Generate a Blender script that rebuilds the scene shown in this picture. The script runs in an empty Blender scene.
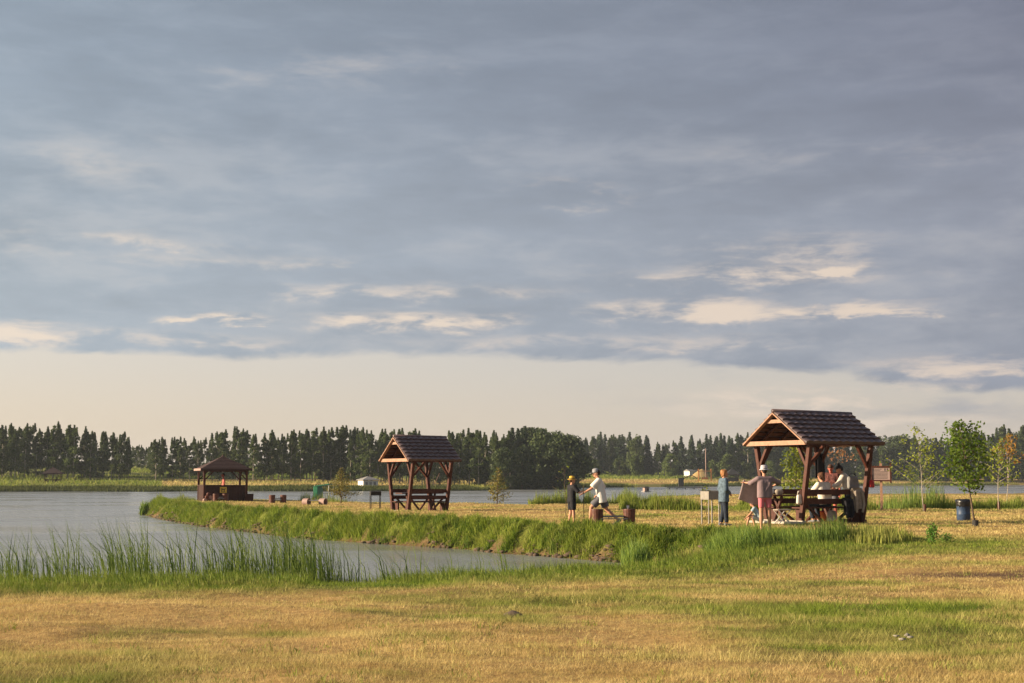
import bpy, math, random
import numpy as np
from mathutils import Vector, Matrix
R = math.radians
random.seed(7); RNG = np.random.default_rng(11)
SC = bpy.context.scene; COL = SC.collection
F = 1422.2; EYE = 2.13; PITCH = math.atan(137.5/1422.2)
CP, SP = math.cos(PITCH), math.sin(PITCH)

# ------------------------------------------------------------------ camera
cam = bpy.data.cameras.new('camera'); cam.lens = 50; cam.sensor_width = 36
cam.clip_start = .1; cam.clip_end = 9000
camo = bpy.data.objects.new('camera', cam); COL.objects.link(camo)
camo.location = (0, 0, EYE); camo.rotation_euler = (R(90)+PITCH, 0, 0)
SC.camera = camo

def ray(px, py):
    u = (px-512)/F; v = (341.5-py)/F
    return u, CP-v*SP, SP+v*CP
def at(px, py, z=0.8):                      # where the sight line meets the level z
    x, y, dz = ray(px, py); t = (z-EYE)/dz
    return Vector((x*t, y*t, z))
def atd(px, D):                             # ground position at a distance
    x, y, _ = ray(px, 479); return (x/y*D, D)

# ------------------------------------------------------------------ numpy noise
_P = np.random.default_rng(3).permutation(256)
_V = np.random.default_rng(5).random(256)
def vnoise(x, y):
    xi = np.floor(x).astype(int); yi = np.floor(y).astype(int)
    fx = x-xi; fy = y-yi; fx = fx*fx*(3-2*fx); fy = fy*fy*(3-2*fy)
    def h(a, b): return _V[(_P[(a & 255)]+b) & 255]
    return (h(xi, yi)*(1-fx)+h(xi+1, yi)*fx)*(1-fy)+(h(xi, yi+1)*(1-fx)+h(xi+1, yi+1)*fx)*fy
def fbm(x, y, o=4):
    s = 0; a = .5; t = 0
    for i in range(o):
        s = s+a*vnoise(x+17.3*i, y-9.1*i); t += a; x = x*2.03; y = y*2.03; a *= .5
    return s/t
def ss(a, b, x):
    t = np.clip((x-a)/(b-a), 0, 1); return t*t*(3-2*t)

# ------------------------------------------------------------------ shores
def A(px, py, z=0): p = at(px, py, z); return (p.x, p.y)
NEAR = [(-300, 15), (-60, 22)]+[A(*p) for p in ((-120, 603), (0, 604), (120, 602), (250, 600), (330, 600), (400, 596), (480, 592), (560, 587), (640, 580), (700, 575), (738, 571))]
PEN = [A(*p) for p in ((738, 569), (711, 566), (675, 564), (645, 563), (623, 562.5), (590, 560), (559, 557.5), (530, 555), (500, 553.5), (470, 549.5), (430, 547), (396, 545), (355, 542), (323, 540), (285, 536.5), (250, 532), (225, 529), (200, 526), (175, 521.5), (155, 517.5), (142, 514))]
PEN += [(-22.6, 88), (-20.5, 92), (-15, 93), (-13.2, 90), (-9.6, 86.5), (-1.6, 79), (1.5, 76.5), (5, 78), (7.6, 92), (9.5, 105), (16, 126), (26, 131), (48, 136), (90, 142), (500, 150)]
FAR = [(700, 520), atd(1100, 510), atd(1024, 500), atd(960, 480), atd(900, 462), atd(820, 440), atd(740, 418), atd(680, 395), atd(620, 360), atd(560, 335), atd(520, 300), atd(480, 262), atd(440, 256), atd(380, 254), atd(300, 250), atd(240, 252), atd(200, 250), atd(165, 243), atd(150, 240), atd(80, 243), atd(0, 240), atd(-100, 236), (-300, 235)]
def segs(pl): p = np.array(pl); return p[:-1], p[1:]
def pdist(x, y, pl):
    a, b = segs(pl); best = np.full(x.shape, 1e9)
    for (ax, ay), (bx, by) in zip(a, b):
        dx, dy = bx-ax, by-ay; L = dx*dx+dy*dy
        t = np.clip(((x-ax)*dx+(y-ay)*dy)/L, 0, 1)
        best = np.minimum(best, (x-ax-t*dx)**2+(y-ay-t*dy)**2)
    return np.sqrt(best)
def inside(x, y, poly):
    p = np.array(poly); c = np.zeros(x.shape, bool); n = len(p); j = n-1
    for i in range(n):
        xi, yi = p[i]; xj, yj = p[j]
        if yi != yj:
            c ^= ((yi > y) != (yj > y)) & (x < (xj-xi)*(y-yi)/(yj-yi)+xi)
        j = i
    return c
WATER = NEAR+PEN+FAR
def survey(x, y):
    """distance to each shore, whether it is water, and the ground height"""
    x = np.asarray(x, float); y = np.asarray(y, float)
    wob = (fbm(x*.9, y*.9, 3)-.5)
    dN = np.abs(pdist(x, y, NEAR)); dP = pdist(x, y, PEN); dF = pdist(x, y, FAR)
    w = inside(x, y, WATER)
    far = (dF < np.minimum(dN, dP)) & ~w
    dPw = np.maximum(dP+wob*.5, 0)
    base = .5+.3*ss(24, 37, y)+(fbm(x*.35+4, y*.5, 3)-.5)*.16+(fbm(x*1.7, y*2.2, 3)-.5)*.05
    base = base+.05*np.exp(-((y-17.9)/.45)**2)*ss(-1, -6, x)
    z = base*np.minimum(ss(0, 3.2, dN), ss(-.1, .85, dPw))
    zf = np.where(dF < 5, .55*ss(0, 5, dF), .55+.033*np.minimum(dF-5, 195))+(fbm(x*.05, y*.05, 3)-.5)*.4*ss(0, 30, dF)
    z = np.where(far, zf, z)
    z = np.where(w, -.9*ss(0, 4, np.minimum(np.minimum(dN, dP), dF)), z)
    return dN, dP, dF, w, far, z
def gz(x, y): return float(survey(np.array([x]), np.array([y]))[5][0])
def greenness(x, y, sv):
    """0 straw .. 1 green, and bare soil"""
    dN, dP, dF, w, far, z = sv
    n = fbm(x*.22+3, y*.45+8, 4); n2 = fbm(x*.9+7, y*1.3, 3)
    g = ss(.44, .70, n*.7+n2*.3)*.75
    g = g+.6*np.exp(-(((x-6.2)/2.2)**2+((y-17.9)/1.5)**2)*1.0)*ss(.3, .6, n2+.15)
    g = g+.45*np.exp(-(((x-3.2)/2.6)**2+((y-13.2)/.6)**2))+.4*np.exp(-(((x+3.8)/1.2)**2+((y-13.4)/.5)**2))
    g = np.maximum(g, ss(5.0+n2*1.5, 3.4, dN)*(y < 40)*1.0)
    g = np.maximum(g, ss(1.9+n2*2, .7, dP)*.95*(~far))
    # rank growth where the creek ends and along the strip behind the shelters
    e = np.exp(-(((x-8)/3.6)**2+((y-32.3)/3.0)**2)); g = np.maximum(g, ss(.15, .6, e+n2*.3-.1)*.85)
    s2 = ss(61, 63, y)*ss(70, 67, y)*ss(7, 9, x); g = np.maximum(g, s2)
    gf = np.where(dF < 9, .75, np.where(dF < 52, .12+.4*ss(.5, .7, fbm(x*.03, y*.06, 3)), .97))
    gf = np.where((x/np.maximum(y, 1) < -.245) & far, .8+.2*n, gf)
    g = np.where(far, gf, g)
    soil = np.exp(-(((x-9.2)/3.4)**2+((y-24.6)/.7)**2))*ss(.35, .55, n2)*1.2
    soil = soil+ss(.5, .15, dP)*(~far)*.85  # dark earth edge, also standing in for shade in bank gaps and undercut
    return np.clip(g, 0, 1), np.clip(soil, 0, 1)

# ------------------------------------------------------------------ materials
def newmat(name):
    m = bpy.data.materials.new(name); m.use_nodes = True; n = m.node_tree
    return m, n, n.nodes['Principled BSDF']
def N(nt, t, **k):
    n = nt.nodes.new(t)
    for a, b in k.items():
        if a.startswith('i_'):
            n.inputs[int(a[2:]) if a[2:].isdigit() else a[2:]].default_value = b
        else: setattr(n, a, b)
    return n
def mix(nt, f, a, b, blend='MIX'):
    n = nt.nodes.new('ShaderNodeMix'); n.data_type = 'RGBA'; n.blend_type = blend
    for s, v in ((0, f), (6, a), (7, b)):
        if hasattr(v, 'is_output'): nt.links.new(v, n.inputs[s])
        elif s == 0: n.inputs[0].default_value = v
        else: n.inputs[s].default_value = (*v, 1)
    return n.outputs[2]
def ramp(nt, v, stops):
    n = nt.nodes.new('ShaderNodeValToRGB'); e = n.color_ramp.elements
    while len(e) < len(stops): e.new(.5)
    for el, (p, c) in zip(e, stops):
        el.position = p; el.color = (*c, 1) if isinstance(c, tuple) else (c, c, c, 1)
    nt.links.new(v, n.inputs[0]); return n.outputs[0]
def mat(name, col, rough=.7, var=.25, scale=6, spec=.3, stretch=None, bump=0, metal=0):
    """a procedural paint/wood/cloth: base colour broken up by two noises"""
    m, nt, p = newmat(name)
    tc = N(nt, 'ShaderNodeTexCoord'); mp = N(nt, 'ShaderNodeMapping')
    if stretch: mp.inputs['Scale'].default_value = stretch
    nt.links.new(tc.outputs['Object'], mp.inputs[0])
    n1 = N(nt, 'ShaderNodeTexNoise', i_Scale=scale, i_Detail=5.0, i_Roughness=.65)
    nt.links.new(mp.outputs[0], n1.inputs['Vector'])
    lo = tuple(c*(1-var) for c in col); hi = tuple(min(1, c*(1+var)) for c in col)
    c = ramp(nt, n1.outputs[0], [(.3, lo), (.7, hi)])
    nt.links.new(c, p.inputs['Base Color'])
    p.inputs['Roughness'].default_value = rough; p.inputs['Metallic'].default_value = metal
    p.inputs['Specular IOR Level'].default_value = spec
    if bump:
        b = N(nt, 'ShaderNodeBump', i_Strength=bump, i_Distance=.02)
        nt.links.new(n1.outputs[0], b.inputs['Height']); nt.links.new(b.outputs[0], p.inputs['Normal'])
    return m
def leafmat(name, c1, c2, trans=.3, rough=.6, attr=None):
    m, nt, p = newmat(name)
    if attr:
        a = N(nt, 'ShaderNodeAttribute', attribute_name=attr); f = a.outputs['Fac']
    else:
        g = N(nt, 'ShaderNodeNewGeometry'); f = g.outputs['Random Per Island']
    c = mix(nt, f, c1, c2)
    oi = N(nt, 'ShaderNodeObjectInfo')
    hs = N(nt, 'ShaderNodeHueSaturation'); nt.links.new(c, hs.inputs['Color'])
    mr = N(nt, 'ShaderNodeMapRange', i_3=.75, i_4=1.3); nt.links.new(oi.outputs['Random'], mr.inputs[0]); nt.links.new(mr.outputs[0], hs.inputs['Value'])
    nt.links.new(hs.outputs[0], p.inputs['Base Color']); p.inputs['Roughness'].default_value = rough
    p.inputs['Specular IOR Level'].default_value = .2
    tr = N(nt, 'ShaderNodeBsdfTranslucent'); nt.links.new(hs.outputs[0], tr.inputs[0])
    ms = N(nt, 'ShaderNodeMixShader', i_0=trans); nt.links.new(p.outputs[0], ms.inputs[1]); nt.links.new(tr.outputs[0], ms.inputs[2])
    nt.links.new(ms.outputs[0], nt.nodes['Material Output'].inputs[0])
    return m

STRAW1, STRAW2 = (.47, .34, .13), (.70, .56, .25)
GREEN1, GREEN2 = (.085, .15, .02), (.27, .34, .04)
def grass_blade_mat():
    m, nt, p = newmat('grass_blades')
    g = N(nt, 'ShaderNodeAttribute', attribute_name='green').outputs['Fac']
    t = N(nt, 'ShaderNodeAttribute', attribute_name='tint').outputs['Fac']
    c = mix(nt, g, mix(nt, t, STRAW1, STRAW2), mix(nt, t, GREEN1, GREEN2))
    nt.links.new(c, p.inputs['Base Color']); p.inputs['Roughness'].default_value = .65; p.inputs['Specular IOR Level'].default_value = .15
    tr = N(nt, 'ShaderNodeBsdfTranslucent'); nt.links.new(c, tr.inputs[0])
    ms = N(nt, 'ShaderNodeMixShader', i_0=.35); nt.links.new(p.outputs[0], ms.inputs[1]); nt.links.new(tr.outputs[0], ms.inputs[2])
    nt.links.new(ms.outputs[0], nt.nodes['Material Output'].inputs[0]); return m
def ground_mat():
    m, nt, p = newmat('dry_meadow')
    g = N(nt, 'ShaderNodeAttribute', attribute_name='green').outputs['Fac']
    s = N(nt, 'ShaderNodeAttribute', attribute_name='soil').outputs['Fac']
    tc = N(nt, 'ShaderNodeNewGeometry')
    n1 = N(nt, 'ShaderNodeTexNoise', i_Scale=9.0, i_Detail=6.0, i_Roughness=.7); nt.links.new(tc.outputs['Position'], n1.inputs['Vector'])
    n2 = N(nt, 'ShaderNodeTexNoise', i_Scale=.35, i_Detail=4.0); nt.links.new(tc.outputs['Position'], n2.inputs['Vector'])
    st = ramp(nt, n1.outputs[0], [(.3, (.26, .15, .055)), (.7, (.50, .33, .13))])
    gr = ramp(nt, n1.outputs[0], [(.3, (.06, .085, .016)), (.7, (.16, .18, .03))])
    c = mix(nt, g, st, gr)
    v = ramp(nt, n2.outputs[0], [(.3, .8), (.7, 1.1)])
    c = mix(nt, 1.0, c, v, 'MULTIPLY')
    so = ramp(nt, n1.outputs[0], [(.3, (.07, .04, .02)), (.7, (.2, .12, .07))])
    c = mix(nt, s, c, so)
    nt.links.new(c, p.inputs['Base Color']); p.inputs['Roughness'].default_value = .95; p.inputs['Specular IOR Level'].default_value = .1
    b = N(nt, 'ShaderNodeBump', i_Strength=.6, i_Distance=.05); nt.links.new(n1.outputs[0], b.inputs['Height']); nt.links.new(b.outputs[0], p.inputs['Normal'])
    return m
def water_mat():
    m, nt, p = newmat('pond_water')
    p.inputs['Base Color'].default_value = (.21, .215, .205, 1); p.inputs['Roughness'].default_value = .28
    p.inputs['IOR'].default_value = 1.333; p.inputs['Specular IOR Level'].default_value = .5
    g = N(nt, 'ShaderNodeNewGeometry')
    mp = N(nt, 'ShaderNodeMapping'); mp.inputs['Scale'].default_value = (1, 1.6, 1); nt.links.new(g.outputs['Position'], mp.inputs[0])
    a = N(nt, 'ShaderNodeTexNoise', i_Scale=3.2, i_Detail=4.0, i_Roughness=.6); nt.links.new(mp.outputs[0], a.inputs['Vector'])
    c = N(nt, 'ShaderNodeTexNoise', i_Scale=11.0, i_Detail=2.0); nt.links.new(mp.outputs[0], c.inputs['Vector'])
    big = N(nt, 'ShaderNodeTexNoise', i_Scale=.07, i_Detail=3.0, i_Distortion=.8); nt.links.new(mp.outputs[0], big.inputs['Vector'])
    st = ramp(nt, big.outputs[0], [(.35, .22), (.62, .50)])
    nt.links.new(ramp(nt, big.outputs[0], [(.38, .12), (.60, .30)]), p.inputs['Roughness'])
    b1 = N(nt, 'ShaderNodeBump', i_Distance=.05); nt.links.new(st, b1.inputs['Strength']); nt.links.new(a.outputs[0], b1.inputs['Height'])
    b2 = N(nt, 'ShaderNodeBump', i_Strength=.12, i_Distance=.02); nt.links.new(c.outputs[0], b2.inputs['Height']); nt.links.new(b1.outputs[0], b2.inputs['Normal'])
    nt.links.new(b2.outputs[0], p.inputs['Normal'])
    return m
M = dict(
    ground=ground_mat(), blades=grass_blade_mat(), water=water_mat(),
    wood=mat('red_brown_stained_timber', (.072, .022, .013), .6, .35, 8, stretch=(1, 1, 1), bump=.2),
    wood_l=mat('light_stained_board', (.36, .20, .13), .6, .25, 8, bump=.2),
    wood_y=mat('orange_timber', (.5, .2, .06), .6, .25, 8),
    tile=mat('plum_brown_metal_tile', (.10, .066, .066), .42, .3, 3, spec=.5),
    shingle=mat('brown_roof_shingle', (.05, .026, .022), .75, .35, 10),
    panel=mat('dark_brown_board_wall', (.042, .016, .011), .7, .35, 9),
    trim=mat('pale_fascia', (.33, .22, .19), .6, .15, 6),
    concrete=mat('concrete_pad', (.42, .38, .32), .9, .2, 8, bump=.3),
    rust=mat('brown_painted_steel', (.10, .035, .022), .55, .45, 12, bump=.2),
    steel=mat('grey_sheet_steel', (.27, .25, .22), .5, .2, 7, metal=.4),
    iron=mat('blackened_iron', (.03, .028, .027), .6, .3, 10),
    white=mat('off_white_paint', (.72, .70, .66), .6, .1, 6),
    grey=mat('weathered_grey', (.25, .24, .23), .8, .25, 6),
    red=mat('red_nylon', (.45, .03, .03), .6, .2, 9),
    green=mat('green_plastic', (.03, .17, .09), .45, .2, 6),
    dgreen=mat('dark_green_plastic', (.015, .06, .04), .45, .2, 6),
    orange=mat('orange_plastic', (.62, .15, .03), .5, .15, 6),
    yellow=mat('yellow_sign_face', (.65, .45, .06), .6, .1, 6),
    ink=mat('dark_print', (.03, .03, .03), .7, .1, 6),
    blue=mat('blue_plastic_drum', (.03, .055, .11), .5, .25, 8),
    bag=mat('black_bin_bag', (.012, .012, .014), .3, .3, 14, spec=.5, bump=.6),
    wbag=mat('white_plastic_bag', (.7, .68, .65), .4, .12, 9, bump=.5),
    skin=mat('skin', (.50, .25, .16), .6, .1, 6, spec=.3),
    skin_r=mat('sunburnt_skin', (.50, .14, .10), .6, .15, 6, spec=.3),
    hair_r=mat('auburn_hair', (.34, .15, .055), .6, .35, 30),
    hair_d=mat('dark_hair', (.02, .014, .012), .5, .35, 30),
    hair_b=mat('brown_hair', (.09, .04, .02), .6, .35, 30),
    denim=mat('washed_denim', (.085, .125, .165), .85, .5, 16, bump=.4),
    jeans=mat('dark_jeans', (.02, .028, .045), .85, .4, 12, bump=.3),
    tee=mat('white_cotton', (.72, .69, .64), .85, .08, 8, bump=.3),
    tee_s=mat('cream_cotton', (.66, .60, .52), .85, .1, 8, bump=.3),
    mauve=mat('mauve_jersey', (.22, .155, .165), .85, .15, 8, bump=.3),
    hatg=mat('pale_grey_felt', (.45, .42, .46), .85, .15, 8),
    pink=mat('pink_jersey', (.62, .15, .18), .8, .1, 8),
    blanket=mat('taupe_fleece', (.42, .32, .30), .95, .15, 10, bump=.3),
    black=mat('black_cotton', (.014, .014, .018), .85, .3, 10),
    floral=mat('dark_patterned_cotton', (.10, .035, .03), .85, .9, 26),
    shortg=mat('grey_shorts', (.12, .12, .14), .85, .25, 20),
    capm=mat('patterned_cap', (.28, .28, .30), .8, .95, 34),
    straw=mat('yellow_straw', (.62, .38, .05), .8, .2, 20),
    khaki=mat('khaki_cloth', (.30, .25, .20), .9, .25, 8, bump=.4),
    lblue=mat('pale_blue_cotton', (.34, .44, .50), .85, .15, 9),
    sole=mat('shoe', (.16, .16, .18), .7, .3, 10),
    bark=mat('grey_brown_bark', (.12, .085, .06), .9, .4, 12, bump=.5),
    birch=mat('pale_bark', (.34, .30, .25), .85, .45, 5, stretch=(1, 1, 3), bump=.3),
    rock=mat('shore_stone', (.095, .065, .045), .9, .4, 4, bump=.5),
    pale_rock=mat('pale_stone', (.26, .235, .20), .9, .2, 8, bump=.4),
    notice=mat('shaded_notice_paper', (.40, .29, .26), .7, .1, 8),  # tan carries the shadow on the board face in its colour
    hay=mat('dry_hay', (.34, .24, .10), .95, .3, 3),
)

# ------------------------------------------------------------------ objects and meshes
def prop(o, label=None, cat=None, group=None, kind=None):
    for k, v in (('label', label), ('category', cat), ('group', group), ('kind', kind)):
        if v: o[k] = v
    return o
def root(name, label, cat, loc=(0, 0, 0), rz=0, group=None):
    o = bpy.data.objects.new(name, None); o.empty_display_size = .2; COL.objects.link(o)
    o.location = loc; o.rotation_euler = (0, 0, rz); return prop(o, label, cat, group)
class MB:
    def __init__(s): s.v = []; s.f = []; s.sm = False
    def add(s, v, f):
        n = len(s.v); s.v += [tuple(a) for a in v]; s.f += [tuple(n+i for i in q) for q in f]; return s
    def box(s, c, d, rz=0, M4=None):
        x, y, z = (a/2 for a in d); vs = [Vector((i*x, j*y, k*z)) for i in (-1, 1) for j in (-1, 1) for k in (-1, 1)]
        r = M4 or Matrix.Rotation(rz, 3, 'Z'); c = Vector(c)
        return s.add([r@v+c for v in vs], [(0, 1, 3, 2), (4, 6, 7, 5), (0, 4, 5, 1), (2, 3, 7, 6), (0, 2, 6, 4), (1, 5, 7, 3)])
    def beam(s, a, b, w, h, up=(0, 0, 1)):
        a, b = Vector(a), Vector(b); d = (b-a); L = d.length; d.normalize(); up = Vector(up)
        if abs(d.dot(up)) > .98: up = Vector((0, 1, 0))
        sd = d.cross(up).normalized(); u = sd.cross(d)
        return s.box((a+b)/2, (w, L, h), M4=Matrix((sd, d, u)).transposed())
    def tube(s, pts, rad, n=8, cap=True):
        pts = [Vector(p) for p in pts]; rad = rad if isinstance(rad, (list, tuple)) else [rad]*len(pts)
        o = len(s.v)
        for i, p in enumerate(pts):
            d = (pts[min(i+1, len(pts)-1)]-pts[max(i-1, 0)]).normalized()
            a = d.cross(Vector((0, 0, 1))) if abs(d.z) < .95 else d.cross(Vector((0, 1, 0)))
            a.normalize(); b = d.cross(a)
            for k in range(n):
                t = 2*math.pi*k/n; s.v.append(tuple(p+(a*math.cos(t)+b*math.sin(t))*rad[i]))
        for i in range(len(pts)-1):
            for k in range(n):
                s.f.append((o+i*n+k, o+i*n+(k+1) % n, o+(i+1)*n+(k+1) % n, o+(i+1)*n+k))
        if cap: s.f.append(tuple(o+k for k in range(n))[::-1]); s.f.append(tuple(o+(len(pts)-1)*n+k for k in range(n)))
        return s
    def capsule(s, a, b, r0, r1, flat0=False, flat1=False, n=14, squash=1, axis=(0, 1, 0)):
        a, b = Vector(a), Vector(b); d = b-a; L = d.length
        d = d.normalized() if L > 1e-6 else Vector((0, 0, 1))
        e = Vector(axis); e = (e-d*e.dot(d))
        e = e.normalized() if e.length > .1 else d.orthogonal().normalized()
        g = d.cross(e); rings = []
        if flat0: rings.append((0, r0))
        else: rings += [(-r0*math.cos(t), r0*math.sin(t)) for t in (.25, .7, 1.15, 1.57)]
        if flat1: rings.append((L, r1))
        else: rings += [(L+r1*math.cos(t), r1*math.sin(t)) for t in (1.57, 1.15, .7, .25)]
        o = len(s.v)
        for z, r in rings:
            for k in range(n):
                t = 2*math.pi*k/n; s.v.append(tuple(a+d*z+e*(r*squash*math.cos(t))+g*(r*math.sin(t))))
        for i in range(len(rings)-1):
            for k in range(n): s.f.append((o+i*n+k, o+i*n+(k+1) % n, o+(i+1)*n+(k+1) % n, o+(i+1)*n+k))
        s.f.append(tuple(o+k for k in range(n))[::-1]); s.f.append(tuple(o+(len(rings)-1)*n+k for k in range(n))); return s
    def lathe(s, prof, c=(0, 0, 0), n=20):
        o = len(s.v); c = Vector(c)
        for r, z in prof:
            for k in range(n): t = 2*math.pi*k/n; s.v.append((c.x+r*math.cos(t), c.y+r*math.sin(t), c.z+z))
        for i in range(len(prof)-1):
            for k in range(n): s.f.append((o+i*n+k, o+i*n+(k+1) % n, o+(i+1)*n+(k+1) % n, o+(i+1)*n+k))
        s.f.append(tuple(o+k for k in range(n))[::-1]); s.f.append(tuple(o+(len(prof)-1)*n+k for k in range(n))); return s
    def mesh(s, name, m, smooth=False):
        me = bpy.data.meshes.new(name); me.from_pydata(s.v, [], s.f); me.materials.append(m)
        if smooth: me.shade_smooth()
        return me
    def build(s, name, m, parent=None, smooth=False, bevel=0, loc=None):
        o = bpy.data.objects.new(name, s.mesh(name, m, smooth)); COL.objects.link(o)
        if parent: o.parent = parent
        if loc is not None: o.location = loc
        if bevel:
            b = o.modifiers.new('bevel', 'BEVEL'); b.width = bevel; b.segments = 1; b.limit_method = 'ANGLE'
        return o
def fuse(mb, vox=.014, smooth=3):
    """one continuous closed surface from overlapping tapered volumes"""
    me = mb.mesh('tmp', M['skin']); o = bpy.data.objects.new('tmp', me); COL.objects.link(o)
    r = o.modifiers.new('r', 'REMESH'); r.mode = 'VOXEL'; r.voxel_size = vox; r.use_smooth_shade = True
    s = o.modifiers.new('s', 'SMOOTH'); s.iterations = smooth; s.factor = .5
    bpy.context.view_layer.update(); dg = bpy.context.evaluated_depsgraph_get()
    out = bpy.data.meshes.new_from_object(o.evaluated_get(dg)); bpy.data.objects.remove(o); return out
def meshobj(name, me, m, parent=None):
    me.materials.clear(); me.materials.append(m); me.name = name
    o = bpy.data.objects.new(name, me); COL.objects.link(o)
    if parent: o.parent = parent
    return o
def copy_tree(o, parent=None):
    c = o.copy(); COL.objects.link(c)
    if parent: c.parent = parent
    for ch in list(o.children): copy_tree(ch, c)
    return c
def npmesh(name, verts, faces, m, attrs=None, smooth=False):
    """fast mesh from arrays; faces all have the same number of corners"""
    me = bpy.data.meshes.new(name); nv = len(verts); nf, k = faces.shape
    me.vertices.add(nv); me.vertices.foreach_set('co', np.asarray(verts, np.float32).ravel())
    me.loops.add(nf*k); me.loops.foreach_set('vertex_index', faces.astype(np.int32).ravel())
    me.polygons.add(nf); me.polygons.foreach_set('loop_start', np.arange(0, nf*k, k, dtype=np.int32))
    me.update(calc_edges=True)
    for a, v in (attrs or {}).items():
        at_ = me.attributes.new(a, 'FLOAT', 'POINT'); at_.data.foreach_set('value', np.asarray(v, np.float32))
    me.materials.append(m)
    if smooth: me.shade_smooth()
    o = bpy.data.objects.new(name, me); COL.objects.link(o); return o

# ------------------------------------------------------------------ sky, sun, exposure
SUN_EL = R(17); SUN_AZ_VEC = Vector((-1, -.10, 0)).normalized()
EXPO = 1.12
SC.view_settings.view_transform = 'Standard'; SC.view_settings.look = 'None'; SC.view_settings.exposure = EXPO; SC.view_settings.gamma = 1
sd = bpy.data.lights.new('sun', 'SUN'); sd.energy = 5.0; sd.angle = R(.55); sd.color = (1, .80, .55)
so = bpy.data.objects.new('sun', sd); COL.objects.link(so)
sv = Vector((SUN_AZ_VEC.x*math.cos(SUN_EL), SUN_AZ_VEC.y*math.cos(SUN_EL), math.sin(SUN_EL)))
so.rotation_euler = sv.to_track_quat('Z', 'Y').to_euler(); so.location = (-30, 0, 30)

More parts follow.
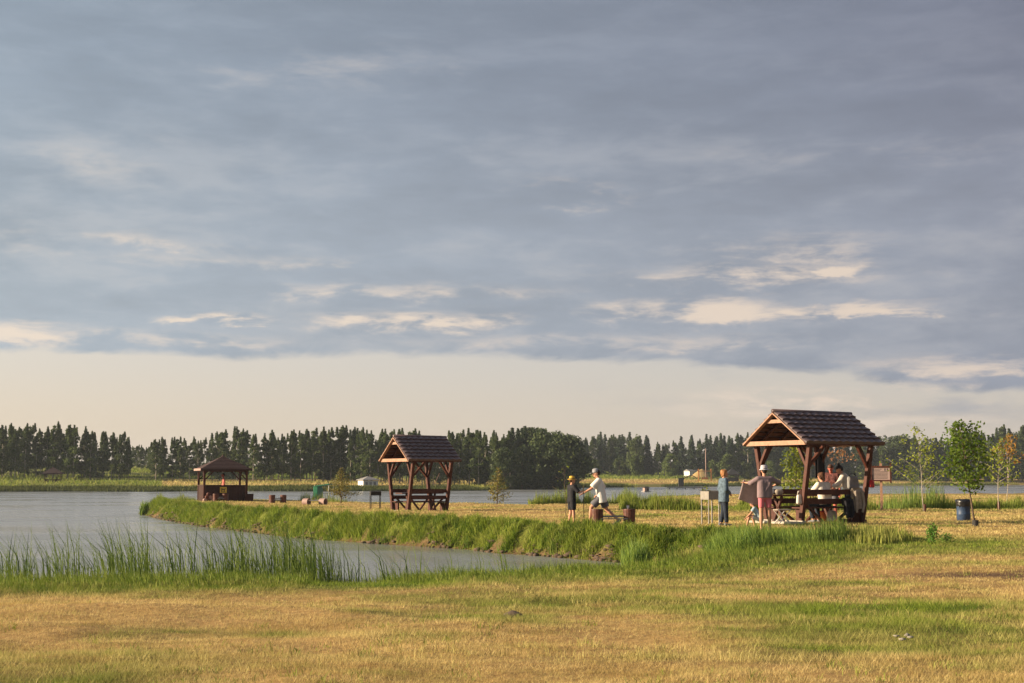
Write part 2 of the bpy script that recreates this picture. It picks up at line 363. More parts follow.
def build_sky():
    w = bpy.data.worlds.new('World'); SC.world = w; w.use_nodes = True; nt = w.node_tree; nt.nodes.clear()
    L = nt.links.new
    def math_(op, a, b=None, c=None):
        n = nt.nodes.new('ShaderNodeMath'); n.operation = op
        for i, v in enumerate((a, b, c)):
            if v is None: continue
            if hasattr(v, 'is_output'): L(v, n.inputs[i])
            else: n.inputs[i].default_value = v
        return n.outputs[0]
    def mr(v, a, b, c, d, smooth=True):
        n = nt.nodes.new('ShaderNodeMapRange'); n.interpolation_type = 'SMOOTHSTEP' if smooth else 'LINEAR'
        L(v, n.inputs[0])
        for i, x in enumerate((a, b, c, d)): n.inputs[1+i].default_value = x
        return n.outputs[0]
    tc = N(nt, 'ShaderNodeTexCoord'); sp = N(nt, 'ShaderNodeSeparateXYZ'); L(tc.outputs['Generated'], sp.inputs[0])
    X, Y, Z = sp.outputs
    hor = math_('SQRT', math_('ADD', math_('MULTIPLY', X, X), math_('MULTIPLY', Y, Y)))
    el = math_('DIVIDE', Z, math_('MAXIMUM', hor, .02))                    # tan of elevation
    az = math_('ARCTAN2', X, Y)
    def noise(sx, sz, scale, detail=5.0, rough=.55, dist=.0, off=0):
        cb = N(nt, 'ShaderNodeCombineXYZ'); L(math_('MULTIPLY', X, sx), cb.inputs[0]); L(math_('MULTIPLY', Y, sx), cb.inputs[1]); L(math_('ADD', math_('MULTIPLY', el, sz), off), cb.inputs[2])
        n = N(nt, 'ShaderNodeTexNoise', i_Scale=scale, i_Detail=detail, i_Roughness=rough, i_Distortion=dist); L(cb.outputs[0], n.inputs['Vector']); return n.outputs[0]
    nA = noise(1, 4.5, 2.2, 5, .5, .15)            # big masses
    nB = noise(1, 4.2, 5.5, 6, .55, .2, 3)            # streaks
    nC = noise(1, 3.2, 20, 5, .62, .3, 9)         # fluffs
    side = mr(az, -.42, .42, 0, 1, False)
    # clear cream air below the cloud base
    sky = N(nt, 'ShaderNodeTexSky', sky_type='NISHITA', sun_disc=False, sun_elevation=SUN_EL, air_density=1.0, dust_density=2.5, ozone_density=1.0)
    sky.sun_rotation = math.atan2(SUN_AZ_VEC.x, SUN_AZ_VEC.y)
    K = 10/2**EXPO
    def rgb(r, g, b):
        f = lambda v: (v/255/12.92 if v/255 < .04045 else ((v/255+.055)/1.055)**2.4)*K
        return (f(r), f(g), f(b))
    low = mix(nt, side, rgb(232, 214, 190), rgb(206, 194, 183))
    up = mix(nt, side, rgb(226, 217, 206), rgb(190, 187, 186))
    clear = mix(nt, mr(el, .02, .1, 0, 1), low, up)
    clear = mix(nt, .88, sky.outputs[0], clear)
    # grey-blue sheet of cloud
    cl = mix(nt, side, rgb(170, 181, 190), rgb(144, 149, 162))
    ch = mix(nt, side, rgb(153, 167, 181), rgb(119, 123, 140))
    cloud = mix(nt, mr(el, .10, .33, 0, 1), cl, ch)
    ncomb = math_('ADD', math_('MULTIPLY', nA, .62), math_('MULTIPLY', nB, .38))
    shade = mr(math_('ADD', math_('MULTIPLY', ncomb, .8), math_('MULTIPLY', nC, .2)), .36, .66, .90, 1.17)
    cb = N(nt, 'ShaderNodeCombineXYZ'); [L(shade, i) for i in cb.inputs]
    cloud = mix(nt, 1.0, cloud, cb.outputs[0], 'MULTIPLY')
    # pale thin places where the sheet opens
    thin = math_('MULTIPLY', mr(math_('ADD', math_('MULTIPLY', nB, .6), math_('MULTIPLY', nC, .4)), .46, .66, 0, 1), mr(el, .34, .10, .05, .5))
    cloud = mix(nt, thin, cloud, mix(nt, side, rgb(200, 200, 200), rgb(176, 176, 180)))
    # sun-caught billows: (pixel x, y, half width, half height, strength)
    total = None
    azw = math_('ADD', az, math_('MULTIPLY', math_('SUBTRACT', nB, .5), .38)); elw = math_('ADD', el, math_('ADD', math_('MULTIPLY', math_('SUBTRACT', nC, .5), .030), math_('MULTIPLY', math_('SUBTRACT', az, .1), .0)))
    for px, py, hw, hh, st in ((710, 274, 190, 16, 1.0), (828, 268, 60, 8, 1.5), (640, 306, 90, 14, 1.1), (745, 309, 80, 12, 1.5), (905, 308, 95, 6, 1.25), (440, 321, 70, 12, 1.5), (232, 317, 70, 5, 1.4), (10, 331, 90, 12, 1.7), (370, 288, 170, 11, .9), (204, 242, 40, 9, .7), (545, 192, 75, 20, .8), (150, 160, 130, 40, .34), (30, 235, 120, 34, .42), (110, 338, 230, 12, .9), (780, 250, 190, 26, .55), (820, 392, 110, 12, 1.4), (750, 410, 80, 8, 1.0), (985, 368, 90, 14, .9), (880, 418, 110, 6, 1.0), (280, 262, 110, 12, .7), (640, 340, 200, 10, .6), (330, 60, 220, 40, .35), (900, 150, 160, 30, .25)):
        u, y, z = ray(px, py); a0 = math.atan2(u, y); e0 = z/math.hypot(u, y)
        q = math_('ADD', math_('POWER', math_('ABSOLUTE', math_('DIVIDE', math_('SUBTRACT', azw, a0), hw/F)), 2.0), math_('POWER', math_('ABSOLUTE', math_('DIVIDE', math_('SUBTRACT', elw, e0), hh/F)), 2.0))
        g = math_('MULTIPLY', math_('EXPONENT', math_('MULTIPLY', q, -1.0)), st)
        total = g if total is None else math_('MAXIMUM', total, g)
    nD = noise(1, 5.5, 48, 4, .6, .2, 5)
    fl = math_('ADD', math_('ADD', math_('MULTIPLY', nC, .45), math_('MULTIPLY', nB, .35)), math_('MULTIPLY', nD, .2))
    bill = mr(math_('MULTIPLY', total, math_('ADD', .46, math_('MULTIPLY', math_('SUBTRACT', fl, .5), 4.6))), .08, .95, 0, .95)
    cream = mix(nt, side, rgb(240, 224, 206), rgb(222, 205, 190))
    cloud = mix(nt, bill, cloud, cream)
    # the base of the sheet, ragged on the right
    edge = math_('ADD', math_('MULTIPLY', math_('SUBTRACT', nB, .5), .018), math_('MULTIPLY', math_('SUBTRACT', nC, .5), .012))
    edge = math_('SUBTRACT', edge, math_('MULTIPLY', mr(az, -.05, .36, 0, 1), math_('ADD', .012, math_('MULTIPLY', mr(nA, .4, .6, 0, 1), .012))))
    cover = mr(math_('SUBTRACT', el, math_('ADD', edge, .0850)), -.0025, .0040, 0, 1)
    rr = math_('MULTIPLY', mr(math_('ADD', nB, math_('MULTIPLY', mr(az, .12, .34, 0, 1), .22)), .55, .72, 0, .85), mr(el, .03, .055, 0, 1))
    cover = math_('MAXIMUM', cover, math_('MULTIPLY', rr, mr(az, .02, .16, 0, 1)))
    col = mix(nt, cover, clear, cloud)
    lowb = math_('MULTIPLY', bill, mr(az, .08, .16, 0, 1))
    col = mix(nt, lowb, col, cream)
    bg = N(nt, 'ShaderNodeBackground', i_Strength=.1); L(col, bg.inputs[0])
    o = N(nt, 'ShaderNodeOutputWorld'); L(bg.outputs[0], o.inputs[0])
build_sky()

# ------------------------------------------------------------------ ground and water
def polar(radii, angs):
    r, a = np.meshgrid(radii, angs, indexing='ij'); return r*np.sin(a), r*np.cos(a)
def gridfaces(nr, na):
    i = np.arange(nr-1)[:, None]*na+np.arange(na-1)[None]; i = i.ravel()
    return np.stack([i, i+1, i+na+1, i+na], 1)[:, ::-1]
angs = np.concatenate([np.linspace(R(-180), R(-30), 40)[:-1], np.linspace(R(-30), R(30), 620), np.linspace(R(30), R(180), 40)[1:]])
radii = [.5, 3, 6, 8]; r_ = 9.5
while r_ < 125: radii.append(r_); r_ *= 1.0055
while r_ < 700: radii.append(r_); r_ *= 1.012
radii += [760, 900, 1150, 1500, 1800]
gx, gy = polar(np.array(radii), angs); gx, gy = gx.ravel(), gy.ravel()
sv_ = survey(gx, gy); gG, gS = greenness(gx, gy, sv_)
prop(npmesh('ground', np.stack([gx, gy, sv_[5]], 1), gridfaces(len(radii), len(angs)), M['ground'], dict(green=gG, soil=gS), True), kind='structure')
w = MB(); w.add([(-900, -20, 0), (900, -20, 0), (900, 640, 0), (-900, 640, 0)], [(0, 1, 2, 3)])
prop(w.build('pond_water', M['water']), kind='structure')

# ------------------------------------------------------------------ grasses
def tuft(x, y): return np.clip(.62*((fbm(x*2.6, y*4.5+3, 3)-.5)*2.6+.5)+.5*RNG.random(len(x))-.05, 0, 1)
def blades(name, x, y, z, h, w, lean, green, m, seg=1, lean_dir=None, lean_bias=0, tint=None):
    """thin tapering blades as one mesh: seg 1 = a triangle, 2 = bent in the middle"""
    n = len(x); a = RNG.random(n)*6.2832; dx, dy = np.cos(a)*w/2, np.sin(a)*w/2
    b = RNG.random(n)*6.2832; lx, ly = np.cos(b)*lean*h, np.sin(b)*lean*h
    if lean_dir: lx = lx+lean_dir*h*lean_bias*(.5+RNG.random(n))
    P = []
    base = np.stack([x, y, z-.02], 1); D = np.stack([dx, dy, np.zeros(n)], 1)
    if seg == 1:
        P = np.stack([base-D, base+D, base+np.stack([lx, ly, h], 1)], 1); k = 3
        Fc = np.arange(n*3).reshape(n, 3)
    else:
        mid = base+np.stack([lx*.28, ly*.28, h*.58], 1)
        tip = base+np.stack([lx, ly, h*(1-.25*np.minimum(1, np.hypot(lx, ly)/h))], 1)
        P = np.stack([base-D, base+D, mid+D*.75, mid-D*.75, tip], 1); k = 5
        i = np.arange(n)[:, None]*5
        Fc = np.concatenate([i+[0, 1, 2], i+[0, 2, 3], i+[3, 2, 4]], 0)
    t = RNG.random(n) if tint is None else tint
    return npmesh(name, P.reshape(-1, 3), Fc, m, dict(green=np.repeat(green, k), tint=np.repeat(t, k)))
def scatter(n, r0, r1, half, power=2.0):
    """random ground points in the wedge in front, denser near by"""
    u = RNG.random(n)
    r = np.exp(np.log(r0)+u*(np.log(r1)-np.log(r0))) if power == 2 else np.sqrt(r0*r0+u*(r1*r1-r0*r0))
    a = (RNG.random(n)*2-1)*half
    return r*np.sin(a), r*np.cos(a)
def lawn(name, n, r0, r1, hh, ww, keep=None, seg=1, lean=.6, amp=.5):
    x, y = scatter(n, r0, r1, R(23)); s = survey(x, y); g, so_ = greenness(x, y, s)
    dens = fbm(x*1.1+30, y*1.6, 3)
    ok = (~s[3]) & (s[5] > .03) & (RNG.random(n) > so_*.9) & (RNG.random(n) < ss(.22, .55, dens)*.75+.25)
    if keep is not None: ok &= keep(x, y, s, g)
    x, y, z, g = x[ok], y[ok], s[5][ok], g[ok]; n = len(x); d = np.hypot(x, y)
    h = hh*(.45+RNG.random(n)*.9)*(1+amp*g)*(.6+.8*fbm(x*.8+9, y*.8, 3)); wd = ww*np.maximum(1, d/14)*(.7+.6*RNG.random(n))
    gg = np.clip(g+(RNG.random(n)-.5)*.3+(fbm(x*1.6+50, y*2.8, 3)-.5)*.9, 0, 1)
    return blades(name, x, y, z, h, wd, lean*(.3+RNG.random(n)), gg, M['blades'], seg, tint=tuft(x, y))
prop(lawn('meadow_grass', 760000, 9.5, 36, .050, .006, lean=.9, amp=.9), kind='stuff')
def tussocks(name, pts, nb, hh, w, m, greens, spread=.28, lean=.75):
    X = []; Y = []; H = []; G = []; T = []
    for (cx, cy, s) in pts:
        n = int(nb*s); t = RNG.random(n)*6.283; r = np.abs(RNG.normal(0, spread*s, n))
        X.append(cx+r*np.cos(t)); Y.append(cy+r*np.sin(t)); H.append(hh*s*(.25+1.0*RNG.random(n)**1.6)*np.exp(-(r/(spread*s*2.4))**2)); G.append(np.full(n, greens*(.8+.35*random.random()))); q = random.random(); T.append(np.clip(q+(RNG.random(n)-.5)*.7, 0, 1))
    X, Y, H, G, T = map(np.concatenate, (X, Y, H, G, T))
    z = survey(X, Y)[5]; k = z > -.02
    return prop(blades(name, X[k], Y[k], z[k], H[k], w, lean*(.2+RNG.random(k.sum())), np.clip(G[k], 0, 1), m, 2, tint=T[k]), kind='stuff')
def tuft_patch(name, n, hh, g, per):
    x, y = scatter(n, 10, 30, R(23)); s_ = survey(x, y); k = (~s_[3]) & (s_[5] > .3) & (fbm(x*.5+70, y*.9+g*30, 3) > .5)
    return tussocks(name, [(a, b, .35+.8*random.random()) for a, b in zip(x[k], y[k])], per, hh, .007, M['blades'], g, .13, 1.0)
prop(lawn('peninsula_grass', 560000, 33, 125, .065, .009, lambda x, y, s, g: (~s[4]) & ((s[1] > 1.5) | (RNG.random(len(x)) < .35)), lean=1.0), kind='stuff')
# reeds and rank grass on the near bank
def near_shore_points(n, d0, d1, x0, x1, pl=NEAR, side=1):
    a, b = segs(pl); L = np.hypot(*(b-a).T); ok = (np.maximum(a[:, 0], b[:, 0]) > x0) & (np.minimum(a[:, 0], b[:, 0]) < x1)
    p = L*ok; i = RNG.choice(len(L), n, p=p/p.sum()); t = RNG.random(n)[:, None]; q = a[i]+(b[i]-a[i])*t
    nrm = (b[i]-a[i])/L[i][:, None]; nrm = np.stack([nrm[:, 1], -nrm[:, 0]], 1)*side
    d = (d0+RNG.random(n)*(d1-d0))[:, None]; q = q+nrm*d
    m_ = (q[:, 0] > x0) & (q[:, 0] < x1); return q[m_, 0], q[m_, 1]
# tall green fringe (land side of the near shore)
x, y = near_shore_points(150000, -.7, 3.6, -14, 9.5)
s = survey(x, y); z = np.maximum(s[5], -.05); n2 = fbm(x*1.2, y*1.2, 3)
dd = s[0]*np.where(s[3], -1, 1)
h = (.14+.34*ss(3.4, 1.2, dd)*(.3+1.2*n2))*(.6+.6*RNG.random(len(x)))*np.interp(x, [-4, -1, 3, 5], [1, .9, .85, .85])
prop(blades('bank_fringe', x, y, z, h, .011*(1+RNG.random(len(x))*.6), .45*RNG.random(len(x)), np.clip(1.1-.3*RNG.random(len(x))-ss(3.0, 3.8, dd)*.3, 0, 1), M['blades'], 2, -1, .12, tint=RNG.random(len(x))*.65), kind='stuff')
# cattail reeds standing in the shallows
M['reed'] = leafmat('reed_blades', (.075, .14, .03), (.25, .33, .06), .4, .5, 'tint')
x, y = near_shore_points(32000, -1.9, 1.0, -14, 1.5)
cl = fbm(x*.8+15.5, y*.5+2, 3); px_ = 512+F*x/y
lim = np.interp(px_, [-200, 0, 40, 110, 200, 250, 300, 330, 360, 420, 520, 620], [.75, .7, .8, 1.0, .85, 1.0, .95, .75, .36, .34, .24, .12])
ok = (cl > .415) & (RNG.random(len(x)) < lim*1.05*np.interp(px_, [325, 350, 500, 560], [1, .45, .35, .1])); x, y, lim, cl = x[ok], y[ok], lim[ok], cl[ok]
h = (.95+1.0*RNG.random(len(x))**1.8)*(.5+.62*lim)*(.75+.6*(cl-.36))
prop(blades('cattail_reeds', x, y, np.full(len(x), -.05), h, .011+.014*RNG.random(len(x))**2, .10+.34*RNG.random(len(x))**2, np.ones(len(x)), M['reed'], 2, -1, .20), kind='stuff')
# the dark sedge stand at the creek's end
def stand(name, cx, cy, rx, ry, n, h0, w, lean, m, green=1.0, bias=0):
    t = RNG.random(n)*6.283; r = np.sqrt(RNG.random(n)); x = cx+rx*r*np.cos(t); y = cy+ry*r*np.sin(t)
    z = np.maximum(survey(x, y)[5], -.03); h = h0*(.55+.6*RNG.random(n))*(1-.35*r**3)
    o = blades(name, x, y, z, h, w, lean*(.2+RNG.random(n)), np.full(n, green)-.3*RNG.random(n), m, 2, -1, bias); return prop(o, kind='stuff')
def pxd(px, D): return atd(px, D)
def standpx(name, px, D, wpx, n, h0, m, ry=.9, **k): cx, cy = pxd(px, D); return stand(name, cx, cy, wpx/F*D/2, ry, n, h0, k.pop('w', .022), k.pop('lean', .25), m, **k)
standpx('sedge_clump', 742, 32.6, 78, 2600, 1.12, M['reed'], 1.0, bias=.1)
standpx('sedge_clump', 790, 33.5, 60, 900, .85, M['reed'], 1.0, bias=.1)
standpx('sedge_clump', 636, 34.2, 30, 500, .85, M['reed'], .5)
standpx('sedge_clump', 828, 33.5, 44, 700, .75, M['reed'], .7, bias=.1)
standpx('sedge_clump', 870, 33.5, 80, 1500, .42, M['blades'], 1.2, green=.9)
standpx('sedge_clump', 700, 34.6, 70, 1600, .55, M['blades'], .8, green=.9)
# bushy bank of the peninsula: tussocks that spill over the stony edge
FRONT = PEN[:22]
tuft_patch('meadow_tufts', 2600, .15, .35, 26); tuft_patch('meadow_weeds', 1200, .11, .95, 30)
x, y = near_shore_points(2400, .10, 1.7, -26, 8.6, FRONT)
dP0 = pdist(x, y, FRONT); keep = (RNG.random(len(x)) < ss(2.2, .5, dP0)*.9+.1) & (fbm(x*1.5, y*1.3+4, 2) > .33)
pts = [(a, b, (.45+.75*random.random())*(.35+.65*float(ss(1.5, .5, d)))) for a, b, d in zip(x[keep], y[keep], dP0[keep])]
tussocks('bank_tussocks', pts, 120, .42, .017, M['blades'], 1.0, spread=.20, lean=.95)
# taller greenery along the back of the peninsula
x = []; y = []
def strip(p0, p1, wd, n, hh, m=M['blades'], green=1.05, w=.018):
    (ax, ay), (bx, by) = p0, p1; t = RNG.random(n); X = ax+(bx-ax)*t; Y = ay+(by-ay)*t+(RNG.random(n)-.5)*wd
    cl = fbm(X*.9, Y*.6, 3)*(.55+.45*ss(0, .25, t)*ss(1, .75, t)); k = cl > .33; X, Y, cl = X[k], Y[k], cl[k]; z = np.maximum(survey(X, Y)[5], -.02)
    prop(blades('tall_bank_grass', X, Y, z, hh*(.15+1.1*RNG.random(len(X))**1.7)*(.1+1.9*cl*fbm(X*3, Y*1.5+9, 2)*1.6), w, .3*RNG.random(len(X)), np.clip(green-.3*RNG.random(len(X)), 0, 1), m, 2), kind='stuff')
strip(pxd(528, 75.5), pxd(650, 80), 3, 16000, .70)
strip(pxd(610, 62), pxd(708, 60.5), 2.2, 14000, .62)
strip(pxd(735, 60), pxd(802, 61), 2.5, 14000, .78)
strip(pxd(802, 61), pxd(870, 61), 2.5, 4000, .8)
strip(pxd(868, 63), pxd(1060, 66), 2.5, 18000, .5, w=.02)
strip(pxd(872, 62), pxd(945, 64), 2.0, 1500, 1.25, M['reed'])
strip(pxd(290, 88), pxd(350, 83), 2.0, 1500, .5)
strip(pxd(150, 87), pxd(200, 90), 2.0, 1800, .45)
standpx('sedge_clump', 145, 85, 8, 260, .95, M['reed'], .4, w=.04)
# far shore: reed belt at the waterline and meadow growth
M['far_reed'] = leafmat('far_shore_growth', (.05, .075, .015), (.15, .17, .03), .2, .7, 'tint')
a_ = (RNG.random(60000)*2-1)*R(22); x = []; 
fs = np.array(FAR[1:-1]); fpx = np.arctan2(fs[:, 0], fs[:, 1]); order = np.argsort(fpx); rr_ = np.hypot(fs[:, 0], fs[:, 1])
rs = np.interp(a_, fpx[order], rr_[order])+RNG.random(60000)*7-.6
x, y = rs*np.sin(a_), rs*np.cos(a_); z = np.maximum(survey(x, y)[5], -.02); cl = fbm(x*.08, y*.08, 4)
k = cl > .40; x, y, z, cl = x[k], y[k], z[k], cl[k]
prop(blades('far_shore_reeds', x, y, z, (.35+.7*RNG.random(len(x)))*(.3+1.0*cl)*np.where(x/y > .03, 1.15, .8), .16, .3, np.ones(len(x)), M['far_reed'], 1), kind='stuff')
a_ = (RNG.random(90000)*2-1)*R(22); rs = np.interp(a_, fpx[order], rr_[order])+8+RNG.random(90000)**1.2*200
x, y = rs*np.sin(a_), rs*np.cos(a_); s = survey(x, y); g, _ = greenness(x, y, s); k = s[4] & (fbm(x*.05, y*.1, 3) > .42)
prop(blades('far_meadow_growth', x[k], y[k], s[5][k], (.25+.5*RNG.random(k.sum()))*(.6+.6*g[k]), .22, .6, np.clip(g[k]+(RNG.random(k.sum())-.5)*.4, 0, 1), M['blades'], 1), kind='stuff')
# stones along the water's edge
def stones(name, x, y, z, size, m):
    base = np.array([(1, 0, 0), (-1, 0, 0), (0, 1, 0), (0, -1, 0), (0, 0, .7), (0, 0, -.7), (.7, .7, .3), (-.7, .6, .35), (.6, -.7, .3), (-.7, -.6, .3)], float)
    tri = np.array([(4, 6, 7), (4, 7, 9), (4, 9, 8), (4, 8, 6), (0, 6, 8), (1, 9, 7), (2, 7, 6), (3, 8, 9), (5, 0, 3), (5, 3, 1), (5, 1, 2), (5, 2, 0), (0, 8, 3), (3, 9, 1), (1, 7, 2), (2, 6, 0)])
    n = len(x); v = base[None]*(.7+.6*RNG.random((n, 10, 1)))*size[:, None, None]*np.stack([.8+.7*RNG.random(n), .8+.5*RNG.random(n), .5+.5*RNG.random(n)], 1)[:, None, :]
    a = RNG.random(n)*6.28; c, s = np.cos(a)[:, None], np.sin(a)[:, None]
    v = np.stack([v[..., 0]*c-v[..., 1]*s, v[..., 0]*s+v[..., 1]*c, v[..., 2]], 2)+np.stack([x, y, z], 1)[:, None, :]
    return npmesh(name, v.reshape(-1, 3), (np.arange(n)[:, None, None]*10+tri[None]).reshape(-1, 3), m)
x, y = near_shore_points(1500, -.15, .38, -26, 8.6, FRONT)
k = fbm(x*.8+3, y*.8, 2) > .42; x, y = x[k], y[k]
prop(stones('shore_rubble', x, y, np.maximum(survey(x, y)[5], -.02)+.02, .035+.11*RNG.random(len(x))**2.5, M['rock']), kind='stuff')

# ------------------------------------------------------------------ trees
def cards(cent, size, flat=.0):
    n = len(cent); a = RNG.normal(size=(n, 3)); a /= np.linalg.norm(a, axis=1)[:, None]; b = RNG.normal(size=(n, 3)); b -= a*(a*b).sum(1)[:, None]; b /= np.linalg.norm(b, axis=1)[:, None]
    s = (size*(.6+.8*RNG.random(n)))[:, None]; a *= s; b *= s*.62
    v = np.stack([cent-a, cent+b*.9-a*.1, cent+a, cent-b*.9+a*.1], 1); return v.reshape(-1, 3), np.arange(n*4).reshape(n, 4)
def clumps(cs, per, size, sx=1.0, sz=.7):
    out = []
    for (x, y, z, r) in cs:
        n = int(per*max(.4, r*r)); p = RNG.normal(size=(n, 3)); p /= np.linalg.norm(p, axis=1)[:, None]; p *= (RNG.random(n)**.42)[:, None]*r
        p[:, 2] *= sz; out.append(p+np.array([x, y, z]))
    return cards(np.concatenate(out), size)
LF = dict(
    birch=leafmat('far_birch_leaves', (.034, .062, .022), (.12, .155, .042), .32),
    spruce=leafmat('spruce_needles', (.020, .040, .022), (.06, .09, .032), .15),
    round=leafmat('broad_leaves', (.026, .046, .020), (.08, .105, .03), .25),
    pale=leafmat('willow_leaves', (.06, .09, .025), (.14, .18, .05), .3),
    lime=leafmat('young_birch_leaves', (.12, .17, .02), (.30, .33, .045), .5),
    mid=leafmat('young_linden_leaves', (.07, .14, .015), (.20, .28, .035), .5),
    amber=leafmat('yellowing_leaves', (.28, .22, .04), (.46, .20, .05), .45),
    rosy=leafmat('rust_pink_leaves', (.20, .09, .05), (.30, .17, .08), .4),
    pine=leafmat('young_pine_needles', (.09, .10, .02), (.26, .21, .05), .3),
    weed=leafmat('weed_leaves', (.05, .13, .015), (.12, .24, .03), .3),
)
def tree_proto(kind, h, name='tree', seed=0):
    random.seed(seed)
    o = root(name, None, None); t = MB(); cs = []
    lean = random.uniform(-.03, .03)*h
    if kind == 'birch':
        R0 = h*random.uniform(.14, .25); z0 = h*random.uniform(.08, .16)
        for i in range(64):
            u = random.random()**.8; z = z0+(h*.93-z0)*u; r = R0*min(1, .35+u*2.6)*(1-u)**.62+.12
            a = random.random()*6.28; q = r*math.sqrt(random.random())
            cs.append((q*math.cos(a)+lean*u, q*math.sin(a), z, random.uniform(.4, 1.0)*(1.1-.5*u)*h/13))
        for k in range(random.choice((3, 4, 5))):
            a = random.random()*6.28; q = R0*.6*random.random(); zt = h*(1-random.random()*.34*(q/R0+.3)) if k else h
            for j in range(7): cs.append((q*math.cos(a)+lean, q*math.sin(a), zt-h*.024*j, (.14+.065*j)*h/13))
        v, f = clumps(cs, 120, .15*h/13+.04)
        t.tube([(0, 0, -.4), (0, 0, h*.3), (lean*.6, 0, h*.6), (lean, 0, h*.92)], [.17*h/13, .14*h/13, .09*h/13, .03], 6)
        for i in range(7):
            a = random.random()*6.28; z = h*random.uniform(.2, .7); t.tube([(lean*z/h, 0, z), (R0*.75*math.cos(a)+lean*z/h, R0*.75*math.sin(a), z+h*.11)], [.05, .02], 4)
    elif kind == 'spruce':
        R0 = h*random.uniform(.19, .27); pts = []
        n = int(h*2.6)
        for i in range(n):
            u = (i+.5)/n; z = h*.06+h*.94*u; r = R0*(1-u)**.85+.12; nb = 9
            for k in range(nb):
                a = random.random()*6.28; rr = r*random.uniform(.7, 1.12)
                m_ = int(7+rr*13); q = RNG.random(m_)
                p = np.stack([np.cos(a)*rr*q, np.sin(a)*rr*q, z-.28*rr*q+.05*rr*q*q], 1)+RNG.normal(0, .10, (m_, 3)); pts.append(p)
        v, f = cards(np.concatenate(pts), .19)
        t.tube([(0, 0, -.4), (0, 0, h*.95)], [.18, .03], 6)
    else:
        R0 = h*random.uniform(.3, .42)
        for i in range(40):
            a = random.random()*6.28; u = random.uniform(-.95, 1); q = math.sqrt(max(0, 1-u*u))*R0*random.uniform(.45, 1)
            cs.append((q*math.cos(a), q*math.sin(a), h*.53+u*h*.42, random.uniform(.12, .2)*h))
        v, f = clumps(cs, 520/(h*h/10+1.5), .13+.012*h)
        t.tube([(0, 0, -.4), (0, 0, h*.35), (.1, 0, h*.8)], [.16, .12, .04], 6)
        for i in range(5):
            a = random.random()*6.28; t.tube([(0, 0, h*.25), (R0*.6*math.cos(a), R0*.6*math.sin(a), h*.55)], [.08, .03], 4)
    c = npmesh('crown', v, f, LF[{'birch': 'birch', 'spruce': 'spruce', 'round': 'round', 'pale': 'pale'}[kind]]); c.parent = o
    t.build('trunk', M['birch'] if kind == 'birch' else M['bark'], o, True)
    return o
PROTO = {}
def far_tree(kind, px, D, h, name, label, cat, group):
    key = (kind, name)
    L = PROTO.setdefault(key, [])
    x, y = atd(px, D)
    H0 = {'birch': 13, 'spruce': 13, 'round': 9, 'pale': 6}[kind]
    if len(L) < {'birch': 11, 'spruce': 6, 'round': 3, 'pale': 3}[kind]:
        o = tree_proto(kind, H0, name, seed=len(L)*13+hash(kind) % 1 + len(key[1])); L.append(o)
    else: o = copy_tree(random.choice(L))
    prop(o, label, cat, group); s = h/H0
    o.location = (x, y, gz(x, y)-.1); w = s*random.uniform(.85, 1.15); o.scale = (w, w, s); o.rotation_euler = (0, 0, random.uniform(0, 6.28)); return o
TOP = [(-80, 422), (0, 421), (50, 423), (75, 425), (95, 428), (125, 431), (134, 447), (146, 449), (152, 437), (185, 433), (205, 434), (243, 426), (275, 432), (300, 430), (320, 427), (345, 424), (365, 427), (390, 425), (420, 430), (450, 430), (475, 429), (505, 430), (522, 424), (545, 431), (565, 433), (590, 431), (612, 429), (630, 431), (660, 435), (700, 433), (730, 429), (750, 428), (800, 430), (880, 433), (905, 433), (930, 434), (955, 430), (985, 428), (1010, 422), (1100, 424)]
tx, ty = zip(*TOP)
def top_h(px, D, extra=0):
    x, y = atd(px, D); b = gz(x, y); _, ry, rz = ray(px, np.interp(px, tx, ty)+extra); return EYE+rz/ry*D-b
rnd = random.Random(42)
def shore_at(px): u, y, _ = ray(px, 479); return float(np.interp(math.atan2(u, y), fpx[order], rr_[order]))
belt = []
for row, (dd, step, ex) in enumerate(((44, 9.0, 0), (58, 9.0, 1), (80, 9.5, 2))):
    px = -45+row*4
    while px < 575:
        p = px+rnd.uniform(-2.5, 2.5); e = ex+rnd.uniform(-2, 7)+(7 if rnd.random() < .25 else 0)
        if not (129 < p < 147):
            D = (292 if p < 480 else 300)+dd-44+rnd.uniform(-4, 4)
            kind = 'birch' if p < 505 or rnd.random() < .3 else ('spruce' if rnd.random() < .45 else 'round')
            if rnd.random() < .12 and row: kind = 'spruce'
            belt.append((kind, p, D, max(5, top_h(p, D, e))))
        px += step*rnd.uniform(.7, 1.3)
for i in range(9): belt.append(('birch', 128+i*2.6, 380+rnd.uniform(0, 20), 5+rnd.random()*2.5))
for kind, p, D, h in belt:
    if p < 131: lab, g = 'slender dark birch in the grove standing left of the gap in the far tree line', 'birches of the grove left of the gap'
    elif p < 380: lab, g = 'slender dark tree in the far belt between the gap and the middle shelter', 'trees of the belt left of the middle shelter'
    else: lab, g = 'dark tree in the far belt behind and right of the middle shelter', 'trees of the belt by the middle shelter'
    nm = {'birch': 'birch_tree', 'spruce': 'spruce_tree', 'round': 'broadleaf_tree'}[kind]
    lab = lab.replace('tree in the far belt', {'birch': 'birch', 'spruce': 'spruce', 'round': 'rounded broadleaf tree'}[kind]+' in the far belt') if 'belt' in lab else (lab if kind == 'birch' else lab.replace('slender dark birch', 'pointed dark spruce'))
    far_tree(kind, p, D, h, nm, lab, nm.replace('_', ' '), g+' '+nm)
